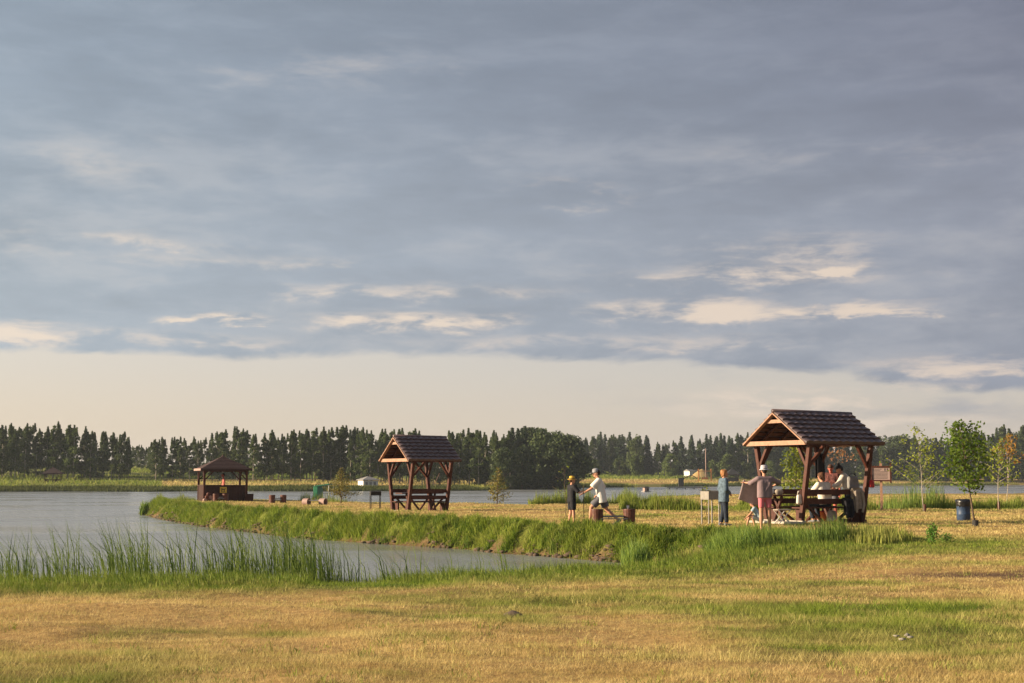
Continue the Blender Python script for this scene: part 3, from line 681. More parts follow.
for row, (D0, step, ex) in enumerate(((520, 8.0, 1), (535, 8.0, 3), (560, 8.5, 4))):
    px = 560+row*3
    while px < 1060:
        p = px+rnd.uniform(-2, 2); D = D0+rnd.uniform(-5, 5); e = ex+rnd.uniform(-1, 11)
        r = rnd.random(); kind = ('spruce' if r < .5 else 'birch') if p < 880 else ('birch' if r < .75 else 'round' if r < .85 else 'spruce')
        h = max(7, top_h(p, D, e)); nm = {'birch': 'birch_tree', 'spruce': 'spruce_tree', 'round': 'broadleaf_tree'}[kind]
        where = 'behind the green field right of the tree belt' if p < 740 else ('in the forest edge seen beyond the right shelter' if p < 885 else 'in the forest edge behind the saplings on the right')
        far_tree(kind, p, D, h, nm, {'birch': 'leafy birch ', 'spruce': 'pointed dark spruce ', 'round': 'rounded dark broadleaf tree '}[kind]+where, nm.replace('_', ' '), nm.replace('_', ' ')+'s '+where)
        px += step*rnd.uniform(.7, 1.3)
for px, D, h, lab in ((503, 288, 8.2, 'big dark rounded tree left of the rounded pair where the field starts'), (522, 291, 9.0, 'tallest rounded dark tree where the green field starts'), (541, 294, 5.6, 'low rounded dark tree at the left edge of the green field'), (480, 292, 6, 'rounded dark tree just right of the middle shelter')):
    o = far_tree('round', px, D, h, 'rounded_tree', lab, 'tree', None); o.scale = (o.scale.x*.8, o.scale.y*.8, o.scale.z)
for px, D, h, lab in ((595, 500, 5.5, 'pale rounded bush at the left part of the field edge'), (620, 500, 6.5, 'large pale willow at the middle of the field edge'), (636, 490, 14.5, 'tallest pale green tree standing at the field edge'), (671, 505, 8, 'pale bushy tree just left of the white shed'), (714, 490, 6.5, 'pale bush right of the far power pole'), (728, 480, 8.5, 'taller pale bush above the dark far gazebo'), (748, 480, 5.5, 'small pale tree left of the right shelter roof'), (770, 470, 6.5, 'small pale tree seen under the right shelter gable'), (781, 470, 5.5, 'smaller pale tree seen through the right shelter'), (913, 480, 6, 'pale bush behind the info board')):
    o = far_tree('pale', px, D, h, 'pale_tree', lab, 'tree', None)
    if h > 12: o.scale = (o.scale.x*.5, o.scale.y*.5, o.scale.z)

# ------------------------------------------------------------------ shelters
def tile_slope(a, b, c, d, rows, waves, m):
    """metal tile sheet: a-b ridge edge, d-c eave edge, stepped courses and rounded waves, thickness below"""
    mb = MB(); a, b, c, d = map(Vector, (a, b, c, d)); nrm = (b-a).cross(d-a).normalized()
    if nrm.z < 0: nrm.negate()
    nu = waves*6; vv = []
    for r in range(rows):
        vv += [(r/rows, .016), ((r+.55)/rows, .040), ((r+.96)/rows, .066)]
        if r < rows-1: vv.append(((r+.985)/rows, .016))
    grid = []
    for (v, hgt) in vv:
        row = []
        for i in range(nu+1):
            u = i/nu; ph = (u*waves) % 1; wv = .034*abs(math.sin(math.pi*ph))**.8
            p = a.lerp(b, u).lerp(d.lerp(c, u), v)+nrm*(hgt+wv); row.append(p)
        grid.append(row)
    k = nu+1
    vs = [p for r in grid for p in r]; top = len(vs)
    fs = [(i*k+j, i*k+j+1, (i+1)*k+j+1, (i+1)*k+j) for i in range(len(vv)-1) for j in range(nu)]
    vs += [a-nrm*.0, b-nrm*.0, c-nrm*.0, d-nrm*.0]
    n = len(vv)-1
    fs.append((top, top+3, top+2, top+1))
    fs.append(tuple(range(0, k))+(top+1, top)); fs.append(tuple(n*k+j for j in range(k))[::-1]+(top+3, top+2))
    fs.append(tuple(i*k for i in range(n+1))[::-1]+(top, top+3)); fs.append(tuple(i*k+k-1 for i in range(n+1))+(top+2, top+1))
    return mb.add(vs, fs)
def shelter(name, label, loc, rz, L, W, ze, zr, table=(-1.9, 1.2), rows=7, waves=11, furniture_top=.80):
    o = root(name, label, 'shelter', loc, rz); hl, hw = L/2, W/2; px_, pyt, pyb = hl-.30, hw-.15, hw-.60
    ylat = lambda z: pyb+(pyt-pyb)*z/ze
    for sx in (-1, 1):
        for sy in (-1, 1):
            MB().beam((sx*px_, sy*pyb, -.1), (sx*px_, sy*pyt, ze), .13, .13, up=(1, 0, 0)).build('post', M['wood'], o, bevel=.008)
            MB().beam((sx*px_+.0, sy*(ylat(ze-.62)-.02), ze-.62), (sx*px_, sy*(pyt-.52), ze+.02), .08, .09, up=(1, 0, 0)).build('brace', M['wood'], o)
            MB().beam((sx*(px_-.02), sy*ylat(ze-.66), ze-.66), (sx*(px_-.56), sy*pyt, ze-.0), .08, .09, up=(0, 1, 0)).build('brace', M['wood'], o)
    for sy in (-1, 1):
        MB().box((0, sy*pyt, ze+.06), (L-.06, .12, .13)).build('eave_beam', M['wood'], o, bevel=.006)
    for sx in (-1, 1):
        MB().box((sx*(hl-.02), 0, ze+.055), (.045, W-.04, .13)).build('tie_beam', M['wood_l'], o)
        MB().box((sx*(hl-.03), 0, zr-.27), (.04, (W*.30), .10)).build('collar_tie', M['wood_l'], o)
    sl = (zr-ze-.02)/hw
    for sx in (-1, 1):                                  # bargeboards at the gable ends
        for sy in (-1, 1):
            MB().beam((sx*(hl+.02), sy*(hw+.03), ze+.03), (sx*(hl+.02), sy*.0, zr-.035), .035, .13, up=(1, 0, 0)).build('bargeboard', M['wood_l'], o)
    for i in range(4):                                  # inner rafters
        X = -hl+.45+i*(L-.9)/3
        for sy in (-1, 1): MB().beam((X, sy*hw*.98, ze+.0), (X, 0, zr-.13), .05, .10, up=(1, 0, 0)).build('rafter', M['wood'], o)
    for sy in (-1, 1):
        bt = MB()
        for j in range(7):
            t = (j+.4)/7; bt.box((0, sy*hw*(1-t)*.99, ze+.02+(zr-ze-.06)*t+.02), (L-.1, .13, .022), M4=Matrix.Rotation(-sy*math.atan(sl), 3, 'X'))
        bt.build('roof_board', M['wood'], o)
        tile_slope((-hl-.05, 0, zr), (hl+.05, 0, zr), (hl+.05, sy*(hw+.07), ze+.02), (-hl-.05, sy*(hw+.07), ze+.02), rows, waves, M['tile']).build('roof_slope', M['tile'], o)
        MB().box((0, sy*(hw+.055), ze+.02), (L+.08, .025, .06)).build('fascia', M['wood'], o)
    MB().tube([(-hl-.07, 0, zr+.035), (hl+.07, 0, zr+.015)], .06, 10).build('ridge_cap', M['tile'], o, True)
    for sy in (-1, 1):                                  # benches carried by the posts
        for z, hh in ((.90, .15), (.63, .15)):
            MB().box((0, sy*(ylat(z)-.09), z), (L-.44, .045, hh)).build('backrest_rail', M['wood'], o, bevel=.005)
        MB().box((0, sy*(pyb-.14), .45), (L-.5, .34, .045)).build('bench_seat', M['wood'], o, bevel=.005)
        for sx in (-1, 1):
            MB().box((sx*(px_-.1), sy*(pyb-.12), .21), (.07, .30, .42)).build('bench_leg', M['wood'], o)
        for sx in (-1, 1):
            MB().beam((sx*(px_-.12), sy*(pyb-.0), .62), (sx*.25, sy*(pyb-.1), .03), .06, .08, up=(0, 1, 0)).build('diagonal_strut', M['wood'], o)
    for sx in (-1, 1): MB().box((sx*px_, 0, .04), (.14, 2*pyb+.3, .10)).build('floor_sill', M['concrete' if sx < 0 else 'wood'], o)
    tb = root('picnic_table', None, None); bpy.data.objects.remove(tb)
    a, b = table
    t = MB()
    for j in (-1, 0, 1): t.box(((a+b)/2, j*.2, furniture_top), (b-a, .19, .045))
    t.build('tabletop', M['wood'], o, bevel=.004)
    for X in (a+.45, b-.35):
        for sy in (-1, 1): MB().beam((X, sy*.24, 0), (X, -sy*.16, furniture_top-.03), .07, .07, up=(1, 0, 0)).build('table_leg', M['wood'], o)
    return o
RZ1 = R(31)
C1 = Vector((8.93, 42.27, gz(8.93, 42.27)-.02))
ex1, ey1 = Vector((math.cos(RZ1), math.sin(RZ1), 0)), Vector((-math.sin(RZ1), math.cos(RZ1), 0))
def L1(X, Y, Z=0): return C1+ex1*X+ey1*Y+Vector((0, 0, Z))
shelter('picnic_shelter', 'large red-brown timber picnic shelter with plum tiled gable roof and people around its table', C1, RZ1, 2.98, 2.6, 2.26, 3.22, (-1.85, .75))
C2 = Vector((-3.88, 60.1, gz(-3.88, 60.1)-.02)); RZ2 = R(33)
shelter('picnic_shelter', 'empty red-brown picnic shelter with plum tiled roof on the middle of the spit', C2, RZ2, 2.42, 2.45, 2.12, 3.15, (-1.0, 1.0), waves=9)

# the hipped gazebo at the tip
gx_, gy_ = atd(222.5, 86.5)
def gazebo(label, loc, rz, s=2.5, ze=1.95, zr=2.74, wall=.98, walls=True, over=.25, roof_m='shingle', wall_m='panel', far=False):
    o = root('gazebo', label, 'gazebo', loc, rz); h = s/2
    r = h+over
    rf = MB(); rows = 9
    for k in range(4):                                 # four stepped hips
        a0, a1 = R(45+90*k), R(135+90*k)
        for j in range(rows):
            t0, t1 = j/rows, (j+1)/rows
            def P(t, a, dz): q = (1-t)*r*math.sqrt(2); return (q*math.cos(a), q*math.sin(a), ze+(zr-ze)*t+dz)
            rf.add([P(t0, a0, .035), P(t0, a1, .035), P(t1, a1, .012), P(t1, a0, .012)], [(0, 1, 2, 3)])
            rf.add([P(t0, a0, .035), P(t0, a1, .035), P(t0, a1, -.01), P(t0, a0, -.01)], [(0, 3, 2, 1)])
    rf.add([(-r, -r, ze-.012), (r, -r, ze-.012), (r, r, ze-.012), (-r, r, ze-.012)], [(0, 3, 2, 1)])
    rf.build('roof', M[roof_m], o)
    MB().lathe([(.02, .0), (.10, .0), (.06, .07), (.0, .12)], (0, 0, zr-.02), 8).build('finial', M[roof_m], o)
    for k in range(4):
        a = R(90*k); c, s_ = math.cos(a), math.sin(a); rot = Matrix.Rotation(a, 3, 'Z')
        MB().box((c*(r+.012), s_*(r+.012), ze-.02), (.03, 2*r+.02, .13), M4=rot).build('fascia', M['trim' if (k == 2 and not far) else roof_m], o)
        MB().box((c*h, s_*h, ze-.09), (.09, s-.12, .11), M4=rot).build('eave_beam', M['wood'], o)
        a2 = R(45+90*k); MB().box((h*math.copysign(1, math.cos(a2)), h*math.copysign(1, math.sin(a2)), ze/2-.06), (.12, .12, ze+.0)).build('post', M['wood'], o)
        if walls: 
            wb = MB()
            nb = 14
            for i in range(nb):
                y = -s/2+.065+(s-.13)*(i+.5)/nb; p = rot@Vector((h-.0, y, wall/2))
                wb.box(p, (.03 if i % 2 else .038, (s-.13)/nb-.006, wall-.05), M4=rot)
            wb.box(rot@Vector((h, 0, wall)), (.11, s-.12, .05), M4=rot)
            wb.build('side_wall', M[wall_m], o)
        for q in (-1, 1):
            p0 = rot@Vector((h, q*(h-.06), ze-.60)); p1 = rot@Vector((h, q*(h-.52), ze-.12))
            MB().beam(p0, p1, .06, .07, up=(c, s_, 0)).build('brace', M['wood'], o)
    return o
g1 = Vector((gx_, gy_, gz(gx_, gy_)-.03))
G1 = gazebo('dark brown hip-roofed gazebo with boarded lower walls at the left tip of the spit', g1, R(20))
def board_text(mb, x0, x1, z, hgt, y, rg, gap=.35):
    x = x0
    while x < x1:
        w = rg.uniform(.5, 2.2)*hgt; w = min(w, x1-x); mb.box((x+w/2, y, z), (w, .004, hgt)); x += w+hgt*gap
sg = root('warning_sign', 'small yellow sign with a dark figure on the front wall of the dark gazebo', 'sign', g1+Matrix.Rotation(R(20), 3, 'Z')@Vector((-.15, -1.41, .72)), R(20))
MB().box((0, 0, 0), (.40, .02, .34)).build('sign_plate', M['yellow'], sg)
k = MB(); k.box((-.09, -.013, .0), (.05, .006, .2)); k.box((-.02, -.013, .04), (.12, .006, .05)); k.box((.05, -.013, -.02), (.05, .006, .16)); k.box((.11, -.013, .06), (.06, .006, .05)); k.box((0, -.013, -.12), (.26, .006, .025)); k.build('sign_symbol', M['ink'], sg)

def bench(label, loc, rz, w=.62, tipped=False):
    o = root('log_bench', label, 'bench', loc, rz, None)
    m = M['rust'] if not tipped else M['trim']
    for s in (-1, 1):
        if tipped:
            MB().lathe([(.0, -.17), (.17, -.17), (.18, -.15), (.18, .17), (.145, .17), (.145, -.10), (0, -.10)], (0, 0, 0), 18).build('end_drum', m, o).matrix_basis = Matrix.Translation((s*w/2, 0, .17)) @ Matrix.Rotation(R(-35), 4, 'Z') @ Matrix.Rotation(R(90), 4, 'Y')
        else:
            MB().lathe([(.0, -.03), (.17, -.03), (.175, .0), (.168, .2), (.175, .42), (.165, .45), (.0, .45)], (s*w/2, 0, 0), 16).build('log_support', m, o)
    MB().beam((-w/2+.1, 0, .24), (w/2-.1, 0, .25), .05, .05).build('rail', M['white'] if tipped else M['grey'], o)
    if not tipped: MB().beam((-w/2, -.13, .18), (w/2, -.13, .18), .03, .03).build('rail', M['grey'], o)
    return o
def onp(px, D, dz=0): x, y = atd(px, D); return Vector((x, y, gz(x, y)+dz))
bench('low brown bench on two round log supports beside the striding man', onp(613, 40.2), R(8), .92)
bench('low brown bench on two log supports right in front of the dark gazebo', onp(221, 83.5), R(15), .55)
bench('low brown log bench between the dark gazebo and the toppled pale bench', onp(278, 79.5), R(10), .62)
bench('toppled pale bench with open drum ends lying on the grass of the spit', onp(315, 74), R(5), .85, True)
cu = root('drinking_cup', 'small pale cup on top of the right log support beside the man', 'cup', onp(628, 40.2)+Vector((0, .1, .45)))
MB().lathe([(0, 0), (.03, 0), (.04, .10), (.034, .10), (.026, .01), (0, .01)], n=12).build('cup_body', M['white'], cu, True); MB().lathe([(.03, 0), (.045, .0), (.045, .012), (.03, .012)], (0, 0, .095), 12).build('lid', M['wood_l'], cu)

def grill(label, loc, rz, L=.55, W=.34, H=.85, m='iron', box_h=.18, lid=None):
    o = root('charcoal_grill', label, 'grill', loc, rz)
    b = MB(); t = .012; z = H-box_h/2
    b.box((0, -W/2, z), (L, t, box_h)); b.box((0, W/2, z), (L, t, box_h)); b.box((-L/2+t/2, 0, z), (t, W-t-.002, box_h)); b.box((L/2-t/2, 0, z), (t, W-t-.002, box_h)); b.box((0, 0, H-box_h+.006), (L-2*t-.004, W-t-.004, t))
    b.build('firebox', M[m], o)
    for sx in (-1, 1):
        for sy in (-1, 1): MB().beam((sx*(L/2-.02), sy*(W/2-.03), -.02), (sx*(L/2-.02), sy*(W/2-.03), H-box_h), .028, .028).build('leg', M['iron'] if m == 'iron' else M['grey'], o)
    g = MB()
    for i in range(7): g.tube([(-L/2-.04+(L+.08)*i/6, -W/2-.02, H+.012), (-L/2-.04+(L+.08)*i/6, W/2+.02, H+.012)], .006, 5)
    g.build('skewer_rack', M['iron'], o)
    MB().box((0, 0, H*.32), (L-.04, W-.08, .012)).build('lower_shelf', M['iron'], o) if m == 'iron' else None
    return o
grill('dark iron charcoal grill on four legs left of the middle shelter', onp(375.5, 62.5), R(15), .46, .34, .80)
grill('pale grey sheet-metal grill on thin legs left of the woman in the denim jacket', onp(710, 40.3), R(25), .38, .42, .98, 'steel', .24)

# info board
ib = root('info_board', 'roofless info board in a dark frame on one timber post right of the large shelter', 'notice board', onp(881, 60.5), R(-14))
MB().beam((0, .06, -.1), (0, .06, 1.98), .10, .10).build('post', M['wood_l'], ib)
fr = MB(); W_, z0, z1 = .80, 1.25, 1.83
for s in (-1, 1): fr.box((s*W_/2, -.02, (z0+z1)/2+.03), (.07, .06, z1-z0+.26))
fr.box((0, -.02, z0), (W_-.08, .05, .06)); fr.box((0, -.02, z1), (W_-.08, .05, .07)); fr.build('frame', M['wood'], ib)
MB().box((0, -.01, (z0+z1)/2), (W_-.07, .02, z1-z0-.05)).build('board_face', M['notice'], ib)
rg = random.Random(3); tx_ = MB()
for j in range(8): board_text(tx_, -.31, (.05 if j < 2 else .29)-rg.random()*.08, z1-.10-j*.055, .020, -.022, rg)
for sx in (.17, .27):
    tx_.box((sx, -.022, z1-.10), (.05, .004, .06)); tx_.box((sx, -.022, z1-.165), (.065, .004, .03))
tx_.build('lettering', M['ink'], ib)

# drum with bin bag
dr = root('rubbish_drum', 'blue plastic drum lined with a black bin bag beside the leaning sapling', 'litter bin', onp(962.5, 46.5))
MB().lathe([(0, 0), (.20, 0), (.215, .02), (.215, .2), (.225, .22), (.215, .24), (.215, .44), (.225, .46), (.215, .48), (.215, .62), (.2, .64), (0, .64)], n=22).build('drum', M['blue'], dr, True)
v = [(.225, .47), (.235, .50), (.23, .56), (.245, .60), (.24, .66), (.21, .69), (.16, .67), (.10, .70), (0, .66)]
bb = MB().lathe([(.19, .46)]+v, n=26); rb = random.Random(4)
bb.v = [(x*(1+rb.uniform(-.07, .07)), y*(1+rb.uniform(-.07, .07)), z+rb.uniform(-.025, .02)) for x, y, z in bb.v]; bb.build('bin_bag', M['bag'], dr, True)

# ------------------------------------------------------------------ far structures
def onf(px, D): x, y = atd(px, D); return Vector((x, y, gz(x, y)))
gazebo('dark far gazebo with open sides on the dry bank left of the large shelter', onf(732, 455), R(4), 3.4, 2.3, 4.1, 1.3, over=.5, roof_m='iron', wall_m='iron', far=True)
gazebo('tiny far brown gazebo under the birches of the left grove', onf(53, 275), R(12), 2.9, 1.7, 2.9, .6, over=.6, far=True)
hp = root('white_hut', 'low far hut with white walls and grey hipped roof left of the middle shelter', 'hut', onf(368, 262), R(28))
MB().box((0, 0, .55), (2.9, 2.6, 1.2)).build('wall', M['white'], hp)
MB().lathe([(2.35, 1.25), (2.35, 1.35), (.2, 1.95), (0, 1.97)], n=4).build('roof', M['grey'], hp).rotation_euler = (0, 0, R(45))
for X in (-.8, 0, .8): MB().box((X, -1.312, .62), (.5, .02, .6)).build('window', M['grey'], hp)
sh = root('storage_shed', 'small far shed with white wall and grey roof beyond the green field', 'shed', onf(691, 515), R(35))
MB().box((0, 0, .8), (4.0, 3.0, 2.2)).build('wall', M['white'], sh)
q = MB(); q.add([(-2.2, -1.7, 1.9), (2.2, -1.7, 1.9), (2.2, 1.7, 1.9), (-2.2, 1.7, 1.9), (-2.2, 0, 2.6), (2.2, 0, 2.6)], [(0, 1, 5, 4), (2, 3, 4, 5), (0, 4, 3), (1, 2, 5), (0, 3, 2, 1)]); q.build('roof', M['grey'], sh)
MB().box((.4, -1.51, .65), (1.6, .03, 1.5)).build('door', M['grey'], sh)
def heap(name, label, cat, loc, rx, ry, h, m, parent=None):
    mb = MB(); n = 22; rg = random.Random(9); mb.v.append((0, 0, h))
    for j in range(1, 7):
        t = j/6
        for k in range(n):
            a = 6.283*k/n; r = t**.85*(1+rg.uniform(-.05, .05)); mb.v.append((rx*r*math.cos(a), ry*r*math.sin(a), h*(1-t)**.9+rg.uniform(-.03, .03)*h-.12*(j == 6)))
    mb.f += [(0, 1+k, 1+(k+1) % n) for k in range(n)]
    for j in range(5): mb.f += [(1+j*n+k, 1+(j+1)*n+k, 1+(j+1)*n+(k+1) % n, 1+j*n+(k+1) % n) for k in range(n)]
    return prop(mb.build(name, m, None, True, loc=loc), label, cat)
heap('hay_mound', 'tan hay mound on the far field beside the power pole', 'mound', onf(702, 500), 4.4, 3.2, 3.1, M['hay'])
sw = root('swing_frame', 'orange timber swing frame with a hanging bench on the dry far bank', 'swing', onf(705, 450), R(5))
for X in (-2.0, 2.0):
    MB().box((X, 0, 1.95), (.32, .32, 4.1)).build('post', M['wood_y'], sw)
MB().box((0, 0, 3.3), (4.6, .22, .22)).build('crossbeam', M['wood_y'], sw)
st_ = MB(); st_.box((0, 0, .75), (2.1, .7, .12)).box((0, .32, 1.05), (2.1, .08, .5)); st_.build('hanging_seat', M['wood_y'], sw)
for X in (-.95, .95): MB().tube([(X, 0, .8), (X, 0, 3.25)], .04, 6).build('chain', M['grey'], sw)
def pole(label, px, D, h):
    o = root('power_pole', label, 'utility pole', onf(px, D)); MB().tube([(0, 0, -.3), (0, 0, h)], [.20, .14], 8).build('pole', M['trim'], o, True)
    MB().box((0, 0, h-.5), (1.1, .12, .12)).build('crossarm', M['grey'], o)
    for X in (-.45, .45): MB().lathe([(.05, 0), (.08, .05), (.05, .2), (0, .22)], (X, 0, h-.44), 8).build('insulator', M['white'], o)
pole('thin pale power pole rising from the trees at the left edge of the green field', 548, 300, 8.6)
pole('thin pale power pole on the far field behind the orange swing frame', 706, 480, 10.4)
pole('thin grey power pole among the trees at the far right', 1008, 480, 12)
# jetty with its dark box
jt = root('jetty', 'thin dark floating jetty in front of the far bank left of the denim-jacketed woman', 'jetty', (*atd(687, 300), 0), R(4))
MB().box((0, 0, .32), (8.4, 1.3, .14)).build('deck', M['iron'], jt)
for X in (-3.8, -2.2, -.4, 1.4, 3.2): MB().tube([(X, -.4, -.6), (X, -.4, .34)], .10, 8).build('pile', M['iron'], jt)
bx = root('winch_box', 'dark tall box with a brown arched arm at the water edge of the far bank', 'box', (*atd(681, 352), .35), 0)
q = MB(); q.box((0, 0, .9), (1.25, 1.0, 2.0)); q.box((0, 0, 1.95), (1.45, 1.15, .12)); q.build('cabinet', M['iron'], bx)
MB().tube([(.55+1.1*t*3.2, 0, 1.7+.95*math.sin(min(3.14, t*3.0))) for t in [i/8 for i in range(9)]], .10, 6).build('arched_arm', M['rust'], bx)
dh = root('duck_house', 'tiny floating duck house with pale end and dark opening on the back pond', 'duck house', (*atd(646, 238), .02), R(30))
MB().box((0, 0, .02), (1.3, .9, .14)).build('raft', M['grey'], dh); MB().box((-.05, 0, .38), (.85, .6, .58)).build('wall', M['trim'], dh)
MB().box((.14, -.305, .35), (.4, .02, .4)).build('opening', M['ink'], dh); q = MB(); q.add([(-.55, -.42, .66), (.5, -.42, .66), (.5, .42, .66), (-.55, .42, .66), (-.55, 0, .85), (.5, 0, .85)], [(0, 1, 5, 4), (2, 3, 4, 5), (0, 4, 3), (1, 2, 5), (0, 3, 2, 1)]); q.build('roof', M['iron'], dh)
# far platform seen through the middle shelter
fp = root('picnic_bench', 'far timber picnic bench on the dry bank seen through the middle shelter', 'picnic bench', onf(445, 268), R(6))
MB().box((0, 0, .78), (2.6, .8, .08)).build('tabletop', M['wood'], fp)
for s in (-1, 1):
    MB().box((0, s*.7, .45), (2.6, .3, .06)).build('seat', M['wood'], fp)
    MB().beam((s*1.0, -.7, -.05), (s*1.0, .2, .8), .1, .1, up=(1, 0, 0)).build('leg', M['wood'], fp); MB().beam((s*1.0, .7, -.05), (s*1.0, -.2, .8), .1, .1, up=(1, 0, 0)).build('leg', M['wood'], fp)
lp = root('leaning_pole', 'leaning timber pole propped on the far bank seen through the middle shelter', 'pole', onf(436.5, 264)); MB().beam((-.7, 0, -.1), (.55, 0, 2.6), .12, .12).build('shaft', M['wood_l'], lp); MB().beam((-.4, 0, 1.0), (.45, 0, 0), .08, .08).build('prop', M['wood_l'], lp)
ba = root('storage_barrel', 'tiny dark barrel standing at the left edge of the green field', 'barrel', onf(545, 322)); MB().lathe([(0, 0), (.55, 0), (.65, .5), (.55, 1.0), (0, 1.0)], n=14).build('barrel_body', M['iron'], ba, True); MB().lathe([(.61, .2), (.66, .22), (.66, .3), (.63, .32)], n=14).build('hoop', M['grey'], ba)
# pedal boat
pb = root('pedal_boat', 'green and white canopied pedal boat moored behind the spit beside the young pine', 'boat', (*atd(327, 97), 0), R(-12))
for s in (-1, 1): MB().capsule((-.9, s*.42, .16), (1.0, s*.42, .2), .22, .16, n=12).build('float', M['white'], pb, True)
q = MB(); q.box((.1, 0, .42), (1.4, 1.0, .14)); q.build('deck', M['dgreen'], pb, bevel=.02)
for s in (-1, 1):
    q = MB(); q.box((-.25, s*.27, .60), (.45, .42, .12)); q.beam((-.45, s*.27, .6), (-.62, s*.27, 1.15), .42, .08, up=(1, 0, 0)); q.build('seat', M['green'], pb, bevel=.02)
q = MB(); q.beam((-.75, 0, 1.62), (.35, 0, 1.80), 1.15, .06, up=(0, 0, 1)); q.build('canopy', M['green'], pb, bevel=.01)
q = MB(); q.box((-.62, 0, 1.25), (.32, 1.1, .78)); q.build('canopy_side', M['green'], pb, bevel=.03)
for s in (-1, 1):
    for X in (-.7, .3): MB().tube([(X, s*.5, .45), (X, s*.5, 1.7)], .02, 6).build('canopy_post', M['white'], pb)

# ------------------------------------------------------------------ near young trees
def sapling(name, label, cat, loc, h, leaf, leafsize, nbr, spread, per, lean=(0, 0), z0=.3, trunk_r=.022, bark='birch', droop=.0, shape='open', seed=1):
    rg = random.Random(seed); o = root(name, label, cat, loc); t = MB(); cen = []
    top = Vector((lean[0], lean[1], h)); path = [Vector((0, 0, -.05))]
    for i in range(1, 7):
        u = i/6; path.append(Vector((lean[0]*u+rg.uniform(-.03, .03), lean[1]*u+rg.uniform(-.03, .03), h*u)))
    t.tube(path, [trunk_r*(1-.85*i/6) for i in range(7)], 7)
    def onp_(u): f = u*6; i = min(5, int(f)); return path[i].lerp(path[i+1], f-i)
    for b in range(nbr):
        u = z0+(1-z0)*(b+rg.random())/nbr; p = onp_(min(.99, u)); a = b*2.4+rg.uniform(-.5, .5)
        rr = {'open': spread*(1.1-.75*(u-z0)/(1-z0))*rg.uniform(.5, 1.1), 'full': spread*(math.sin(math.pi*min(1, .12+.86*(u-z0)/(1-z0)))**.7)*rg.uniform(.7, 1.1), 'cone': spread*(1-u*.93)*rg.uniform(.6, 1.15)}[shape]
        up = rg.uniform(.35, .9) if shape != 'cone' else rg.uniform(.15, .6)
        e = p+Vector((math.cos(a)*rr, math.sin(a)*rr, rr*up-droop*rr)); m_ = p.lerp(e, .5)+Vector((0, 0, .03))
        t.tube([p, m_, e], [trunk_r*.35, trunk_r*.22, .003], 5)
        n = max(3, int(per*(rr/spread)))
        for k in range(n):
            f = rg.uniform(.25, 1.08); q = p.lerp(e, f); s = .045+.10*rr
            cen.append(q+Vector((rg.gauss(0, s), rg.gauss(0, s), rg.gauss(0, s*.8))))
    if shape == 'cone':                                 # needles: narrow cards swept along the shoots
        v, f = cards(np.array([tuple(c) for c in cen]), leafsize)
    else: v, f = cards(np.array([tuple(c) for c in cen]), leafsize)
    c = npmesh('crown', v, f, LF[leaf]); c.parent = o; t.build('trunk', M[bark], o, True); return o
sapling('young_pine', 'bushy young pine on the spit between the pedal boat and the middle shelter', 'pine tree', onp(341, 79), 1.95, 'pine', .045, 46, .95, 62, bark='bark', z0=.12, shape='cone', seed=2, trunk_r=.035)
sapling('young_pine', 'scraggly young pine with bare twiggy base right of the middle shelter', 'pine tree', onp(497, 74), 1.95, 'pine', .045, 40, .75, 50, (.05, 0), bark='bark', z0=.08, shape='cone', seed=5, trunk_r=.035)
sapling('young_birch', 'thin sparse lime-green sapling between the info board and the blue drum', 'sapling', onp(923, 57.5), 3.3, 'lime', .06, 26, 1.35, 36, (-.15, 0), z0=.22, seed=3)
sapling('young_linden', 'fullest bright green sapling with a leaning trunk next to the blue drum', 'sapling', onp(974, 40.2), 2.85, 'mid', .05, 44, .66, 62, (-.36, .1), z0=.30, shape='full', seed=4, trunk_r=.03, bark='bark')
sapling('young_maple', 'sparse yellowing sapling at the far right edge of the lawn', 'sapling', onp(998, 60.5), 2.7, 'lime', .065, 26, 1.05, 30, (.05, 0), z0=.35, seed=8)
sapling('young_maple', 'yellow and rust-tinged sapling top behind the far right sapling', 'sapling', onp(1006, 66), 3.3, 'amber', .07, 16, .7, 26, (.3, 0), z0=.6, seed=18)
sapling('young_alder', 'bushy yellow-green sapling behind the table end of the large shelter', 'sapling', onp(795, 58), 2.5, 'lime', .065, 44, .85, 44, (.1, 0), z0=.08, seed=9, bark='bark')
sapling('young_rowan', 'pinkish-leaved sapling seen just under the eave of the large shelter', 'sapling', onp(832, 56), 3.0, 'rosy', .06, 12, .7, 22, (.35, 0), z0=.6, seed=10, bark='bark')
sapling('thin_sapling', 'thin twiggy sapling right behind the boy in the yellow hat', 'sapling', onp(566, 47), 1.75, 'lime', .04, 9, .45, 7, (-.05, 0), z0=.3, seed=11, bark='bark', trunk_r=.014)
sapling('thin_sapling', 'small lime shrub behind the pale grey sheet-metal grill', 'shrub', onp(706, 52), 1.05, 'lime', .05, 12, .3, 16, (-.0, 0), z0=.4, seed=12, bark='bark', trunk_r=.012)
sapling('weed_plant', 'tall bright green weed on the dry grass below the large shelter shadow', 'plant', onp(930, 32.2), .42, 'weed', .022, 24, .10, 40, (.03, 0), z0=.05, seed=13, bark='bark', trunk_r=.012, shape='full')
sapling('weed_plant', 'low dark weed beside the tall bright weed', 'plant', onp(944, 32.4), .16, 'weed', .02, 16, .16, 26, (.03, 0), z0=.05, seed=14, bark='bark', trunk_r=.01, shape='full')
for i, (px, D) in enumerate(((893, 14.6), (898, 14.35), (903, 14.7), (907, 14.5))):
    o = stones('pale_stone', np.zeros(1), np.zeros(1), np.zeros(1), np.array([.030+.006*(i % 2)]), M['pale_rock']); o.location = onp(px, D, .05)
    prop(o, 'small pale stone in the little cluster on the foreground grass at the lower right', 'stone', 'pale stones in the foreground')
